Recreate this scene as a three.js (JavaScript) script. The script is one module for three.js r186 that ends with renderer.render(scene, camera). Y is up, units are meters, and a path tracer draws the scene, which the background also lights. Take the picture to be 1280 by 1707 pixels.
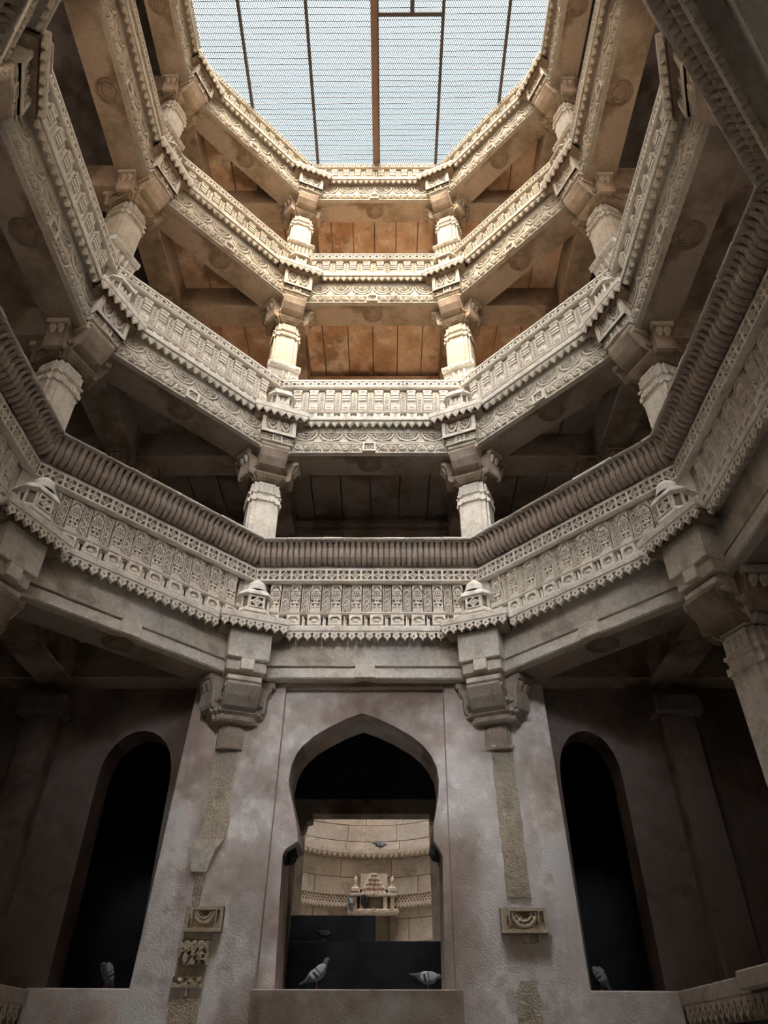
import * as THREE from 'three';
import { mergeGeometries } from 'three/addons/utils/BufferGeometryUtils.js';

// ------------------------------------------------------------------ camera, sky, sun, exposure
const scene = new THREE.Scene();
const camera = new THREE.PerspectiveCamera(72.06, 1280 / 1707, 0.05, 400);
camera.rotation.order = 'YXZ';
camera.position.set(0.414, 0, 0);
camera.rotation.set(0.663, 0.0065, 0.0028);
scene.add(camera);
const renderer = new THREE.WebGLRenderer({ antialias: true });
renderer.toneMapping = THREE.LinearToneMapping;
renderer.toneMappingExposure = 1.8;
renderer.shadowMap.enabled = true;
const SUN_DIR = new THREE.Vector3(-0.07, 1, 0.93).normalize();
const SUN_POWER = 10, SKY_POWER = 1.0, SKY_GLOW = 48, GLOW_WIDTH = 0.45;
{ // hazy daylight sky: pale blue, unseen glow round the sun added to light the shaft
  const w = 256, h = 128, d = new Float32Array(w * h * 4), v = new THREE.Vector3();
  for (let j = 0; j < h; j++) for (let i = 0; i < w; i++) {
    const el = ((j + 0.5) / h - 0.5) * Math.PI, az = ((i + 0.5) / w - 0.5) * 2 * Math.PI;
    v.set(Math.cos(el) * Math.cos(az), Math.sin(el), Math.cos(el) * Math.sin(az));
    const a = Math.acos(Math.min(1, Math.max(-1, v.dot(SUN_DIR)))), glow = SKY_GLOW * Math.exp(-((a / GLOW_WIDTH) ** 2)), k = (j * w + i) * 4;
    const low = el < 0 ? 0.35 : 1;
    d[k] = (0.60 + glow) * low; d[k + 1] = (0.765 + glow * 0.985) * low; d[k + 2] = (0.84 + glow * 0.98) * low; d[k + 3] = 1;
  }
  const sky = new THREE.DataTexture(d, w, h, THREE.RGBAFormat, THREE.FloatType);
  sky.mapping = THREE.EquirectangularReflectionMapping; sky.magFilter = sky.minFilter = THREE.LinearFilter; sky.needsUpdate = true;
  scene.background = sky; scene.environment = sky;
  scene.backgroundIntensity = scene.environmentIntensity = SKY_POWER;
}
const sun = new THREE.DirectionalLight(new THREE.Color().setRGB(1, 0.85, 0.61), SUN_POWER);
sun.position.copy(SUN_DIR).multiplyScalar(60).add(new THREE.Vector3(0, 10, -5));
sun.target.position.set(0, 10, -5); scene.add(sun.target);
sun.castShadow = true; sun.shadow.mapSize.set(4096, 4096);
Object.assign(sun.shadow.camera, { left: -16, right: 16, top: 20, bottom: -20, near: 1, far: 120 });
scene.add(sun);

// ------------------------------------------------------------------ helpers
function rng(seed) { let s = seed >>> 0; return () => { s = (s + 0x6D2B79F5) >>> 0; let t = s; t = Math.imul(t ^ (t >>> 15), t | 1); t ^= t + Math.imul(t ^ (t >>> 7), t | 61); return ((t ^ (t >>> 14)) >>> 0) / 4294967296; }; }
const R0 = rng(77);
const clamp = (x, a, b) => Math.min(b, Math.max(a, x)), sst = (a, b, x) => { const t = clamp((x - a) / (b - a), 0, 1); return t * t * (3 - 2 * t); };
function fbm(N, cells, oct, seed, sx = 1) {       // tileable value noise 0..1
  const out = new Float32Array(N * N); let amp = 1, tot = 0;
  for (let o = 0; o < oct; o++) {
    const py = cells << o, px = Math.max(1, Math.round(py * sx)), r = rng(seed + o * 101), L = new Float32Array(px * py);
    for (let i = 0; i < L.length; i++) L[i] = r();
    for (let y = 0; y < N; y++) {
      const fy = y / N * py, y0 = Math.floor(fy), ty = fy - y0, wy = ty * ty * (3 - 2 * ty), ya = (y0 % py) * px, yb = ((y0 + 1) % py) * px;
      for (let x = 0; x < N; x++) {
        const fx = x / N * px, x0 = Math.floor(fx), tx = fx - x0, wx = tx * tx * (3 - 2 * tx), xa = x0 % px, xb = (x0 + 1) % px;
        out[y * N + x] += amp * ((L[ya + xa] * (1 - wx) + L[ya + xb] * wx) * (1 - wy) + (L[yb + xa] * (1 - wx) + L[yb + xb] * wx) * wy);
      }
    }
    tot += amp; amp *= 0.55;
  }
  for (let i = 0; i < out.length; i++) out[i] /= tot;
  return out;
}
function tex(N, metres, srgb, fn) {
  const d = new Uint8Array(N * N * 4), c = [0, 0, 0];
  for (let i = 0; i < N * N; i++) { fn(i, c); d[i * 4] = clamp(c[0], 0, 255); d[i * 4 + 1] = clamp(c[1], 0, 255); d[i * 4 + 2] = clamp(c[2], 0, 255); d[i * 4 + 3] = 255; }
  const t = new THREE.DataTexture(d, N, N); t.wrapS = t.wrapT = THREE.RepeatWrapping; t.magFilter = THREE.LinearFilter; t.minFilter = THREE.LinearMipmapLinearFilter; t.generateMipmaps = true;
  if (srgb) t.colorSpace = THREE.SRGBColorSpace; t.repeat.set(1 / metres, 1 / metres); t.needsUpdate = true; return t;
}
const N = 1024;
const nA = fbm(N, 4, 7, 11), nB = fbm(N, 8, 7, 23), nC = fbm(N, 64, 4, 37), nD = fbm(N, 3, 6, 51, 4), nE = fbm(N, 3, 6, 67);
const stoneMap = tex(N, 2.3, true, (i, c) => { const v = 186 + 84 * (nA[i] - 0.1) + 46 * (nC[i] - 0.5) - 26 * sst(0.56, 0.74, nB[i]), w = (nE[i] - 0.5) * 26; c[0] = v + 6 + w; c[1] = v; c[2] = v - 8 - w; });
const grainBump = tex(N, 1.1, false, (i, c) => { c[0] = c[1] = c[2] = 255 * clamp(0.55 * nC[i] + 0.45 * nB[i], 0, 1); });
const plasterMap = tex(N, 7.9, true, (i, c) => {
  const p = sst(0.42, 0.66, nA[i]), q = sst(0.5, 0.7, nB[i]), s = sst(0.5, 0.68, nD[i]), f = 24 * (nC[i] - 0.5);
  const g = sst(0.52, 0.62, nC[i] * 0.3 + nB[i] * 0.7), v = 240 - 66 * p - 30 * q + 34 * s + 22 * g * (1 - p) + 1.4 * f; c[0] = v + 2 + 9 * p; c[1] = v - 2 - 4 * p; c[2] = v - 4 - 13 * p;
});
const orangeMap = tex(N, 3.1, true, (i, c) => {
  const p = sst(0.4, 0.7, nA[i]), q = sst(0.58, 0.7, nE[i]), f = 30 * (nC[i] - 0.5), k = sst(0.55, 0.7, nB[i]);
  c[0] = 232 - 36 * p - 56 * q + f + 8 * k; c[1] = 204 - 44 * p - 60 * q + f + 22 * k; c[2] = 176 - 50 * p - 60 * q + f + 32 * k;
});
const soffitMap = tex(N, 2.7, true, (i, c) => {
  const p = sst(0.45, 0.72, nA[i]), q = sst(0.55, 0.72, nE[i]), f = 30 * (nC[i] - 0.5);
  const v = 228 - 55 * p - 62 * q + f; c[0] = v + 8 + 8 * q; c[1] = v - 4; c[2] = v - 16 - 10 * p;
});
function mat(r, g, b, map, bump = 0.006, extra = {}) {
  return new THREE.MeshStandardMaterial({ color: new THREE.Color().setRGB(r, g, b), roughness: 0.93, map: map || null, bumpMap: bump ? grainBump : null, bumpScale: bump, ...extra });
}
const M = {
  carved: mat(0.84, 0.84, 0.81, stoneMap), carvedTop: mat(0.55, 0.50, 0.42, stoneMap), carvedLow: mat(0.96, 0.97, 0.96, stoneMap),  // one stone: upper copy darkened, lower lightened, to make up for uneven light
  recessShade: mat(0.34, 0.30, 0.27, stoneMap), plain: mat(0.92, 0.92, 0.91, stoneMap, 0.01),  // first tone: stone darkened to stand for shade behind the carving
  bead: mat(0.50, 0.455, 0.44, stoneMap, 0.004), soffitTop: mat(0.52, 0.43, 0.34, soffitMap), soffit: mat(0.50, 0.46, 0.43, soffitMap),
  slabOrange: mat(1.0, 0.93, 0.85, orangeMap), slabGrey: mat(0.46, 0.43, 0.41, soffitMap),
  plaster: mat(0.98, 0.98, 0.99, plasterMap, 0.011), plasterShaded: mat(0.27, 0.235, 0.23, plasterMap, 0.005), cement: mat(0.62, 0.62, 0.58, plasterMap, 0.008),  // second plaster: darker copy with the shade of the side bays in it
  worn: mat(0.80, 0.76, 0.66, stoneMap, 0.014), pale: mat(1.0, 0.92, 0.82, stoneMap), gapShade: mat(0.20, 0.19, 0.20, soffitMap), capital: mat(0.55, 0.51, 0.48, stoneMap, 0.01), rough: mat(0.80, 0.76, 0.66, stoneMap, 0.045), well: mat(0.92, 0.83, 0.76, stoneMap, 0.012), dark: mat(0.05, 0.062, 0.085, soffitMap, 0.01),  // gap, capital and dark tones have shade mixed into the colour
  steel: mat(0.07, 0.055, 0.05, null, 0), rust: mat(0.20, 0.12, 0.075, null, 0), wire: mat(0.012, 0.018, 0.022, null, 0, { roughness: 0.6 }),
  ground: mat(0.5, 0.46, 0.4, stoneMap, 0.01),
};
const names = {};
function numbered(n) { const k = names[n] = (names[n] ?? -1) + 1; return k ? n + '_' + String(k).padStart(3, '0') : n; }
function thing(name, label, category, group) {
  const o = new THREE.Group(); o.name = numbered(name); o.userData = { label, category, kind: 'thing' }; if (group) o.userData.group = group; scene.add(o); return o;
}
function structure(name, parent) { const o = new THREE.Group(); o.name = name; o.userData = { kind: 'structure' }; (parent || scene).add(o); return o; }
const V = (x, y, z) => new THREE.Vector3(x, y, z), X4 = () => new THREE.Matrix4();
function fin(g, keepNormals = false) {            // non-indexed, uv in metres by box projection
  if (!keepNormals) { g = g.index ? g.toNonIndexed() : g; g.computeVertexNormals(); }
  else { if (!g.attributes.normal) g.computeVertexNormals(); g = g.index ? g.toNonIndexed() : g; }
  const p = g.attributes.position, n = p.count, uv = new Float32Array(n * 2), a = V(), b = V(), c = V();
  for (let i = 0; i < n; i += 3) {
    a.fromBufferAttribute(p, i); b.fromBufferAttribute(p, i + 1); c.fromBufferAttribute(p, i + 2);
    b.sub(a); c.sub(a); b.cross(c); const ax = Math.abs(b.x), ay = Math.abs(b.y), az = Math.abs(b.z);
    for (let k = i; k < i + 3; k++) {
      const x = p.getX(k), y = p.getY(k), z = p.getZ(k);
      if (az >= ax && az >= ay) { uv[2 * k] = x; uv[2 * k + 1] = y; } else if (ay >= ax) { uv[2 * k] = x; uv[2 * k + 1] = z; } else { uv[2 * k] = z; uv[2 * k + 1] = y; }
    }
  }
  const out = new THREE.BufferGeometry(); out.setAttribute('position', p); out.setAttribute('normal', g.attributes.normal); out.setAttribute('uv', new THREE.BufferAttribute(uv, 2));
  if (g.attributes.color) out.setAttribute('color', g.attributes.color);
  return out;
}
function place(g, x = 0, y = 0, z = 0, ry = 0, rx = 0, rz = 0) { return g.applyMatrix4(X4().makeRotationFromEuler(new THREE.Euler(rx, ry, rz, 'YXZ')).setPosition(x, y, z)); }
function tri(list) { const g = new THREE.BufferGeometry(); g.setAttribute('position', new THREE.Float32BufferAttribute(list, 3)); return fin(g); }
function box(w, h, d, x = 0, y = 0, z = 0, ry = 0, rx = 0, rz = 0) { return fin(place(new THREE.BoxGeometry(w, h, d), x, y, z, ry, rx, rz)); }
function cbox(w, h, d, t, x = 0, y = 0, z = 0, ry = 0, rx = 0, rz = 0) {   // box with chamfered edges
  const H = [w / 2, h / 2, d / 2], L = [], v = (s, k) => [0, 1, 2].map((i) => s[i] * (H[i] - (i === k ? 0 : t)));
  const push = (a, b, c) => {
    const n = V(...b).sub(V(...a)).cross(V(...c).sub(V(...a))), m = V(...a).add(V(...b)).add(V(...c));
    L.push(...(n.dot(m) >= 0 ? [a, b, c] : [a, c, b]).flat());
  };
  const quad = (a, b, c, e) => { push(a, b, c); push(a, c, e); };
  for (let k = 0; k < 3; k++) {
    const i = (k + 1) % 3, j = (k + 2) % 3;
    for (const s of [-1, 1]) { const q = [[-1, -1], [1, -1], [1, 1], [-1, 1]].map(([p, r]) => { const z = [0, 0, 0]; z[k] = s; z[i] = p; z[j] = r; return v(z, k); }); quad(...q); }
    for (const p of [-1, 1]) for (const r of [-1, 1]) { const s = (e) => { const z = [0, 0, 0]; z[k] = e; z[i] = p; z[j] = r; return z; }; quad(v(s(-1), i), v(s(-1), j), v(s(1), j), v(s(1), i)); }
  }
  for (const a of [-1, 1]) for (const b of [-1, 1]) for (const c of [-1, 1]) push(v([a, b, c], 0), v([a, b, c], 1), v([a, b, c], 2));
  const g = new THREE.BufferGeometry(); g.setAttribute('position', new THREE.Float32BufferAttribute(L, 3)); return fin(place(g, x, y, z, ry, rx, rz));
}
function shapeOf(pts, holes = []) { const s = new THREE.Shape(pts.map(([x, y]) => new THREE.Vector2(x, y))); for (const h of holes) s.holes.push(new THREE.Path(h.map(([x, y]) => new THREE.Vector2(x, y)))); return s; }
function ext(pts, depth, holes = [], bevel = 0) { // front face at z = depth
  return fin(new THREE.ExtrudeGeometry(shapeOf(pts, holes), { depth: depth - 2 * bevel, bevelEnabled: bevel > 0, bevelSize: bevel, bevelThickness: bevel, bevelOffset: -bevel, bevelSegments: 1, curveSegments: 8 }).translate(0, 0, bevel));
}
function circle(cx, cy, r, n, a0 = 0, a1 = 2 * Math.PI) { const o = []; for (let i = 0; i < n; i++) { const a = a0 + (a1 - a0) * i / (a1 - a0 >= 6.28 ? n : n - 1); o.push([cx + r * Math.cos(a), cy + r * Math.sin(a)]); } return o; }
function relief(w, h, nx, ny, depth, fn) {        // carved panel, centred, base at z = 0
  const g = new THREE.PlaneGeometry(w, h, nx, ny), p = g.attributes.position;
  for (let i = 0; i < p.count; i++) {
    const x = p.getX(i), y = p.getY(i), m = Math.min(sst(0, 0.008, w / 2 - Math.abs(x)), sst(0, 0.008, h / 2 - Math.abs(y)));
    p.setZ(i, depth * clamp(fn(x, y), 0, 1) * m);
  }
  g.computeVertexNormals(); return fin(g, true);
}
function lathe(pts, seg = 20) { const g = new THREE.LatheGeometry(pts.map(([x, y]) => new THREE.Vector2(x, y)), seg); return fin(g, true); }
function loft(poly, levels, cap = true) {         // polygon in x-z scaled through levels [scale, y]
  const L = [], at = (k, i) => { const [s, y] = levels[k], [x, z] = poly[(i + poly.length) % poly.length]; return [x * s, y, z * s]; };
  for (let k = 0; k + 1 < levels.length; k++) for (let i = 0; i < poly.length; i++) { const a = at(k, i), b = at(k, i + 1), c = at(k + 1, i + 1), e = at(k + 1, i); L.push(...a, ...e, ...c, ...a, ...c, ...b); }
  if (cap) for (const [k, f] of [[0, 1], [levels.length - 1, 0]]) {
    const y = levels[k][1]; for (let i = 0; i < poly.length; i++) { const a = at(k, i), b = at(k, i + 1); L.push(...(f ? [0, y, 0, ...a, ...b] : [0, y, 0, ...b, ...a])); }
  }
  return tri(L);
}
function merge(list) { return list.length === 1 ? list[0] : mergeGeometries(list); }
function mesh(name, geo, m, parent, label) {
  const o = new THREE.Mesh(Array.isArray(geo) ? merge(geo) : geo, m); o.name = name; o.castShadow = o.receiveShadow = true; if (label) o.userData.label = label; parent.add(o); return o;
}
function at(o, x, y, z, ry = 0, rx = 0, rz = 0) { o.rotation.order = 'YXZ'; o.position.set(x, y, z); o.rotation.set(rx, ry, rz); return o; }

// ------------------------------------------------------------------ plan of the octagonal shaft
const CZ = -5.2615;
const U = [[-0.3687, -0.9377], [0.4, -0.9404], [-0.9082, -0.3786], [0.9106, -0.3957], [-0.9099, 0.4071], [0.9135, 0.3946], [-0.383, 0.935], [0.383, 0.935]];
const FACES = [[0, 1], [1, 3], [3, 5], [5, 7], [7, 6], [6, 4], [4, 2], [2, 0]].map(([a, b]) => {
  const A = U[a], B = U[b], l = Math.hypot(B[0] - A[0], B[1] - A[1]), e = [(B[0] - A[0]) / l, (B[1] - A[1]) / l], n = [-e[1], e[0]];
  return { a, b, e, n, ap: -(A[0] * n[0] + A[1] * n[1]), s0: A[0] * e[0] + A[1] * e[1], s1: B[0] * e[0] + B[1] * e[1], turn: Math.atan2(-e[1], e[0]) };
});
function onFace(o, f, R, h) { o.position.set(-f.n[0] * f.ap * R, h, CZ - f.n[1] * f.ap * R); o.rotation.y = f.turn; o.userData.R = undefined; delete o.userData.R; return o; }
function onCorner(o, c, R, h) { const u = U[c], l = Math.hypot(...u); o.position.set(u[0] * R, h, CZ + u[1] * R); o.rotation.y = Math.atan2(-u[0] / l, -u[1] / l); return o; }
// profile [(R, h)] run along a face between its two corners, mitred there; origin (Rb, hb)
function run(f, prof, Rb, hb, trim = 0) {
  let area = 0; prof.forEach(([r, h], i) => { const [r2, h2] = prof[(i + 1) % prof.length]; area += r * h2 - r2 * h; });
  const P = area > 0 ? prof : [...prof].reverse(), L = [], l = ([R, h]) => [f.s0 * R + trim, h - hb, f.ap * (Rb - R)], r = ([R, h]) => [f.s1 * R - trim, h - hb, f.ap * (Rb - R)];
  for (let i = 0; i < P.length; i++) { const p = P[i], q = P[(i + 1) % P.length]; L.push(...l(p), ...r(p), ...r(q), ...l(p), ...r(q), ...l(q)); }
  const idx = THREE.ShapeUtils.triangulateShape(P.map(([x, y]) => new THREE.Vector2(x, y)), []);
  for (const [i, j, k] of idx) { L.push(...l(P[i]), ...l(P[j]), ...l(P[k])); L.push(...r(P[i]), ...r(P[k]), ...r(P[j])); }
  return tri(L);
}
const slab = (R, h, R2, h2) => [[R, h], [R, h2], [R2, h2], [R2, h]];

// ------------------------------------------------------------------ storeys: soffit, ledge bottom and top, parapet levels
const T = [null,
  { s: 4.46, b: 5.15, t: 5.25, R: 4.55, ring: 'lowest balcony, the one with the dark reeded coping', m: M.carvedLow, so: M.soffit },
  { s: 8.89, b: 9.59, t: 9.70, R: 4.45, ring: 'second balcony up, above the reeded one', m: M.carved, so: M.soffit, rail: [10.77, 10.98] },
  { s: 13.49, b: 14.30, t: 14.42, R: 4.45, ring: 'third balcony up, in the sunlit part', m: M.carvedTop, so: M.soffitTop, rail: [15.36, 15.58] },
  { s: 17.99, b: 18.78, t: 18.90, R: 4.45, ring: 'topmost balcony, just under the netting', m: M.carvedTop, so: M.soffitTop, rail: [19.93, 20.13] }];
const SIDE = ['far side', 'far right diagonal', 'right side', 'near right diagonal', 'near side', 'near left diagonal', 'left side', 'far left diagonal'];
const CORNER = ['far left corner', 'far right corner', 'left corner', 'right corner', 'near left corner', 'near right corner'];
const RING = ['', 'lowest balcony', 'second balcony up', 'third balcony up', 'topmost balcony'];

// ------------------------------------------------------------------ shared carved pieces
function ringF(d, r, t) { return 1 - sst(t * 0.5, t, Math.abs(d - r)); }
function scrollF(w) { return (x, y) => { // running vine in a band of height w
  const per = w * 1.15, k = Math.round(x / per), lx = x - k * per, s = k & 1 ? 1 : -1, d = Math.hypot(lx, y - s * w * 0.05), a = Math.atan2(y - s * w * 0.05, lx * s);
  return Math.max(ringF(d, w * 0.36 + 0.012 * a * w, w * 0.12), ringF(d, w * 0.17 + a * w * 0.03, w * 0.1), 1 - sst(w * 0.05, w * 0.09, d), ringF(Math.hypot(Math.abs(lx) - per / 2, y + s * w * 0.36), w * 0.1, w * 0.1)); }; }
function vineF(w) { return (x, y) => { // vertical panel of interlaced rings
  const per = w * 0.82, k = Math.round(y / per), ly = y - k * per, d = Math.hypot(x, ly), a = Math.atan2(ly, x);
  return Math.max(ringF(d, w * 0.34, w * 0.12), (1 - sst(w * 0.05, w * 0.2, d)) * (0.6 + 0.4 * Math.cos(4 * a)), ringF(Math.hypot(Math.abs(x) - w * 0.45, Math.abs(ly) - per / 2), w * 0.2, w * 0.12), sst(w * 0.42, w * 0.47, Math.abs(x))); }; }
function arcF(w, h) { return (x, y) => { // hanging half round tracery
  const d = Math.hypot(x, y - h / 2), a = Math.atan2(h / 2 - y, x), inn = d < w * 0.44, sp = Math.abs(((a / Math.PI * 8) % 1) - 0.5);
  const spokes = inn && d > w * 0.14 ? 1 - sst(0.1, 0.24, sp) : 0, fan = !inn ? ringF(Math.hypot(Math.abs(x) - w / 2, y + h / 2), h * 0.36, 0.03) : 0;
  return Math.max(ringF(d, w * 0.46, 0.035), 0.8 * ringF(d, w * 0.3, 0.022), 0.75 * spokes, 0.8 * ringF(d, w * 0.13, 0.025), fan, (!inn && d > w * 0.52) ? 0.45 : 0); }; }
const G = {};
{
  // toothed pendants of the lowest ledge: leaf with an eye
  const leaf = (w, h) => { const q = [[0.5, 0], [0.5, -0.1], [0.36, -0.22], [0.26, -0.24], [0.42, -0.42], [0.4, -0.56], [0.24, -0.72], [0.1, -0.78], [0.09, -0.9], [0, -1]]; return [...q.map(([x, y]) => [x * w, y * h]), ...q.slice(0, -1).reverse().map(([x, y]) => [-x * w, y * h])].reverse(); };
  G.tooth1 = merge([ext(leaf(0.136, 0.15), 0.045, [circle(0, -0.075, 0.02, 8).reverse()]), cbox(0.03, 0.03, 0.03, 0.008, 0, -0.075, 0.02, 0, 0, Math.PI / 4)]);
  const tri3 = (w, h) => [[-0.5, 0], [-0.5, -0.18], [-0.4, -0.32], [-0.34, -0.5], [-0.2, -0.62], [-0.13, -0.84], [0, -1], [0.13, -0.84], [0.2, -0.62], [0.34, -0.5], [0.4, -0.32], [0.5, -0.18], [0.5, 0]].map(([x, y]) => [x * w, y * h]);
  G.tooth2 = merge([ext(tri3(0.148, 0.14), 0.04), ext(tri3(0.09, 0.09), 0.052).translate(0, -0.012, 0), box(0.02, 0.04, 0.03, 0, -0.02, -0.01)]);
  // small relief block seen behind the teeth
  // lattice square of the lowest parapet (0.186 wide, 0.2 high): square frame, four-pointed star, centre boss
  const w = 0.186, h = 0.2, hole = [], a = w / 2 - 0.018, b = h / 2 - 0.018, arc = (cx, cy, sx, sy) => { const o = [[cx, cy]]; for (let i = 0; i <= 6; i++) { const t = i / 6 * Math.PI / 2; o.push([cx - sx * (a - 0.010) * Math.sin(t) * 0.93, cy - sy * (b - 0.010) * Math.cos(t) * 0.93]); } return sx * sy > 0 ? o : o.reverse(); };
  for (const [sx, sy] of [[1, 1], [-1, 1], [-1, -1], [1, -1]]) hole.push(arc(sx * a, sy * b, sx, sy));
  const star = []; for (let i = 0; i < 24; i++) { const t = i / 24 * 2 * Math.PI, c = Math.cos(t), s = Math.sin(t); star.push([Math.sign(c) * Math.abs(c) ** 2.6 * a * 0.8, Math.sign(s) * Math.abs(s) ** 2.6 * b * 0.8]); }
  hole.push(star.reverse());
  const spokes = []; for (let i = 0; i < 4; i++) spokes.push(box(0.016, 0.11, 0.03, 0, 0, 0.025, 0, 0, i * Math.PI / 4));
  G.lattice = merge([ext([[-w / 2, -h / 2], [w / 2, -h / 2], [w / 2, h / 2], [-w / 2, h / 2]], 0.05, hole), ...spokes, place(lathe([[0.024, 0.02], [0.022, 0.045], [0.008, 0.056], [0, 0.056]], 8), 0, 0, 0, 0, Math.PI / 2)]);
  // linked ring of the upper rails
  const rw = 0.166, rh = 0.2, ringP = circle(0, 0, 0.062, 14);
  G.link = merge([ext(ringP, 0.045, [circle(0, 0, 0.038, 12).reverse()]), cbox(rw, 0.03, 0.05, 0.006, 0, rh / 2 - 0.015, 0.025), cbox(rw, 0.03, 0.05, 0.006, 0, -rh / 2 + 0.015, 0.025),
    ...[[1, 1], [1, -1], [-1, 1], [-1, -1]].map(([p, q]) => box(0.075, 0.02, 0.035, p * 0.062, q * 0.042, 0.0175, 0, 0, -p * q * 0.85)), cbox(0.022, 0.022, 0.05, 0.006, rw / 2, 0, 0.02, 0, 0, Math.PI / 4)]);
  // scroll panels and niche panels
  const vine = (w, h, n, d) => { const P = [box(0.012, h, d, -w / 2 + 0.006, 0, d / 2), box(0.012, h, d, w / 2 - 0.006, 0, d / 2)], st = h / n, r = Math.min(st, w) * 0.5;
    for (let i = 0; i < n; i++) { const y = -h / 2 + (i + 0.5) * st, q = i & 1 ? 1 : -1; P.push(ext(circle(0, y, r, 10), d * 0.8, [circle(q * r * 0.1, y, r * 0.68, 8).reverse()]), place(lathe([[r * 0.4, 0], [r * 0.36, d * 0.7], [0, d * 0.95]], 6), q * r * 0.1, y, 0, 0, Math.PI / 2), box(r * 1.1, r * 0.22, d * 0.6, q * r * 0.2, y - r * 0.1, d * 0.3, 0, 0, q * 0.8));
      for (const e of [-1, 1]) P.push(box(r * 0.6, r * 0.22, d * 0.7, e * r * 0.85, y + st / 2, d * 0.35, 0, 0, e * q * 0.9)); }
    return P; };
  G.scroll1 = merge(vine(0.125, 0.52, 6, 0.05));
  const nf = (x, y) => { // temple front: stepped top, rows of little windows
    const ax = Math.abs(x); if (y > 0.13) return ax > 0.105 - (y - 0.13) * 0.42 - 0.02 ? 0.95 : (ax < 0.03 && y < 0.19 ? 0.1 : 0.35);
    if (y > 0.02) { const cx = Math.abs(((x + 0.2) / 0.036) % 1 - 0.5), cy = Math.abs(((y + 0.2) / 0.036) % 1 - 0.5); return ax < 0.058 && cx < 0.26 && cy < 0.26 ? 0.1 : 0.75; }
    if (y > -0.02) return 1; if (y > -0.085) return Math.abs(ax - 0.055) < 0.024 || ax < 0.012 ? 0.08 : 0.6;
    if (y > -0.19) { const cx = ax - 0.034, cy = Math.abs(((y + 0.19) / 0.052) % 1 - 0.5); return Math.abs(cx) < 0.022 - 0.02 * cy && cy < 0.34 ? 0.05 : 0.7; }
    return 0.85; };
  { // temple front in openwork: 0.165 x 0.52
    const h = [], sq = (x, y, w2, h2) => h.push([[x - w2, y - h2], [x - w2, y + h2], [x + w2, y + h2], [x + w2, y - h2]]);
    for (const x of [-0.036, 0, 0.036]) for (const y of [0.12, 0.085]) sq(x, y, 0.011, 0.011);
    for (const x of [-0.054, -0.018, 0.018, 0.054]) sq(x, 0.035, 0.011, 0.009);
    for (const e of [-1, 1]) { h.push([[e * 0.072, -0.02], [e * 0.03, -0.035], [e * 0.03, -0.065], [e * 0.072, -0.085]].slice()[e > 0 ? 'slice' : 'reverse']()); h.push([[e * 0.012, -0.105], [e * 0.06, -0.105], [e * 0.042, -0.145], [e * 0.03, -0.145]].slice()[e > 0 ? 'slice' : 'reverse']()); sq(e * 0.024, -0.172, 0.009, 0.012); sq(e * 0.055, -0.172, 0.009, 0.012); }
    sq(0, -0.05, 0.012, 0.014);
    G.niche1 = merge([ext([[-0.078, -0.24], [0.078, -0.24], [0.078, 0.1], [0.045, 0.165], [-0.045, 0.165], [-0.078, 0.1]], 0.06, h), box(0.165, 0.035, 0.08, 0, -0.2425, 0.04), box(0.16, 0.012, 0.075, 0, 0.06, 0.037), box(0.16, 0.012, 0.075, 0, 0.006, 0.037), box(0.16, 0.012, 0.075, 0, -0.095, 0.037),
      ...[-1, 1].map((e) => ext([[e * 0.082, 0.12], [e * 0.082, 0.215], [e * 0.04, 0.215], [e * 0.06, 0.17]].slice()[e > 0 ? 'slice' : 'reverse'](), 0.07)), box(0.165, 0.04, 0.05, 0, 0.24, 0.025), box(0.05, 0.05, 0.04, 0, 0.19, 0.02)]); }
  G.base1 = merge([cbox(0.21, 0.17, 0.05, 0.008, 0, 0, 0.01), ext([[-0.1, -0.085], [0.1, -0.085], [0.1, 0.085], [-0.1, 0.085]], 0.05, [[[-0.085, 0], [-0.05, -0.055], [0.05, -0.055], [0.085, 0], [0.05, 0.055], [-0.05, 0.055]].reverse()]).translate(0, 0, 0.035), cbox(0.08, 0.06, 0.05, 0.012, 0, 0, 0.045), box(0.02, 0.17, 0.03, 0.145, 0, 0.01), box(0.02, 0.12, 0.04, 0.17, -0.02, 0.01)]);
  G.niche2 = merge([box(0.19, 0.6, 0.02, 0, 0, 0.01), cbox(0.18, 0.09, 0.07, 0.01, 0, 0.25, 0.05), box(0.09, 0.02, 0.03, 0, 0.25, 0.08), ...[0.165, 0.095, 0.035].map((y, i) => ext([[-0.085, -0.028], [0.085, -0.028], [0.07, 0.024], [-0.07, 0.024]], 0.085 - i * 0.012).translate(0, y, 0)),
    box(0.17, 0.022, 0.045, 0, -0.02, 0.02), box(0.17, 0.022, 0.045, 0, -0.06, 0.02), box(0.02, 0.09, 0.05, 0, -0.06, 0.02), cbox(0.18, 0.17, 0.06, 0.008, 0, -0.19, 0.04), ext([[-0.04, 0], [0.04, 0], [0, 0.05]], 0.02).translate(0, -0.21, 0.065)]);
  { const p = circle(0, 0.24, 0.058, 7, 0, Math.PI); G.scroll2 = merge([ext([[-0.058, -0.3], [0.058, -0.3], ...p], 0.03), ...vine(0.11, 0.5, 6, 0.04).map((g) => g.translate(0, -0.03, 0.03))]); }
  G.base2 = merge([box(0.2, 0.06, 0.06, 0, -0.03, 0), ext([[-0.1, -0.06], [-0.06, -0.06], [-0.03, 0.02], [0.03, 0.02], [0.06, -0.06], [0.1, -0.06], [0.1, 0.08], [0.06, 0.08], [0.03, 0.05], [-0.03, 0.05], [-0.06, 0.08], [-0.1, 0.08]].reverse(), 0.06), box(0.03, 0.1, 0.05, 0.15, 0, 0.01)]);
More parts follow.
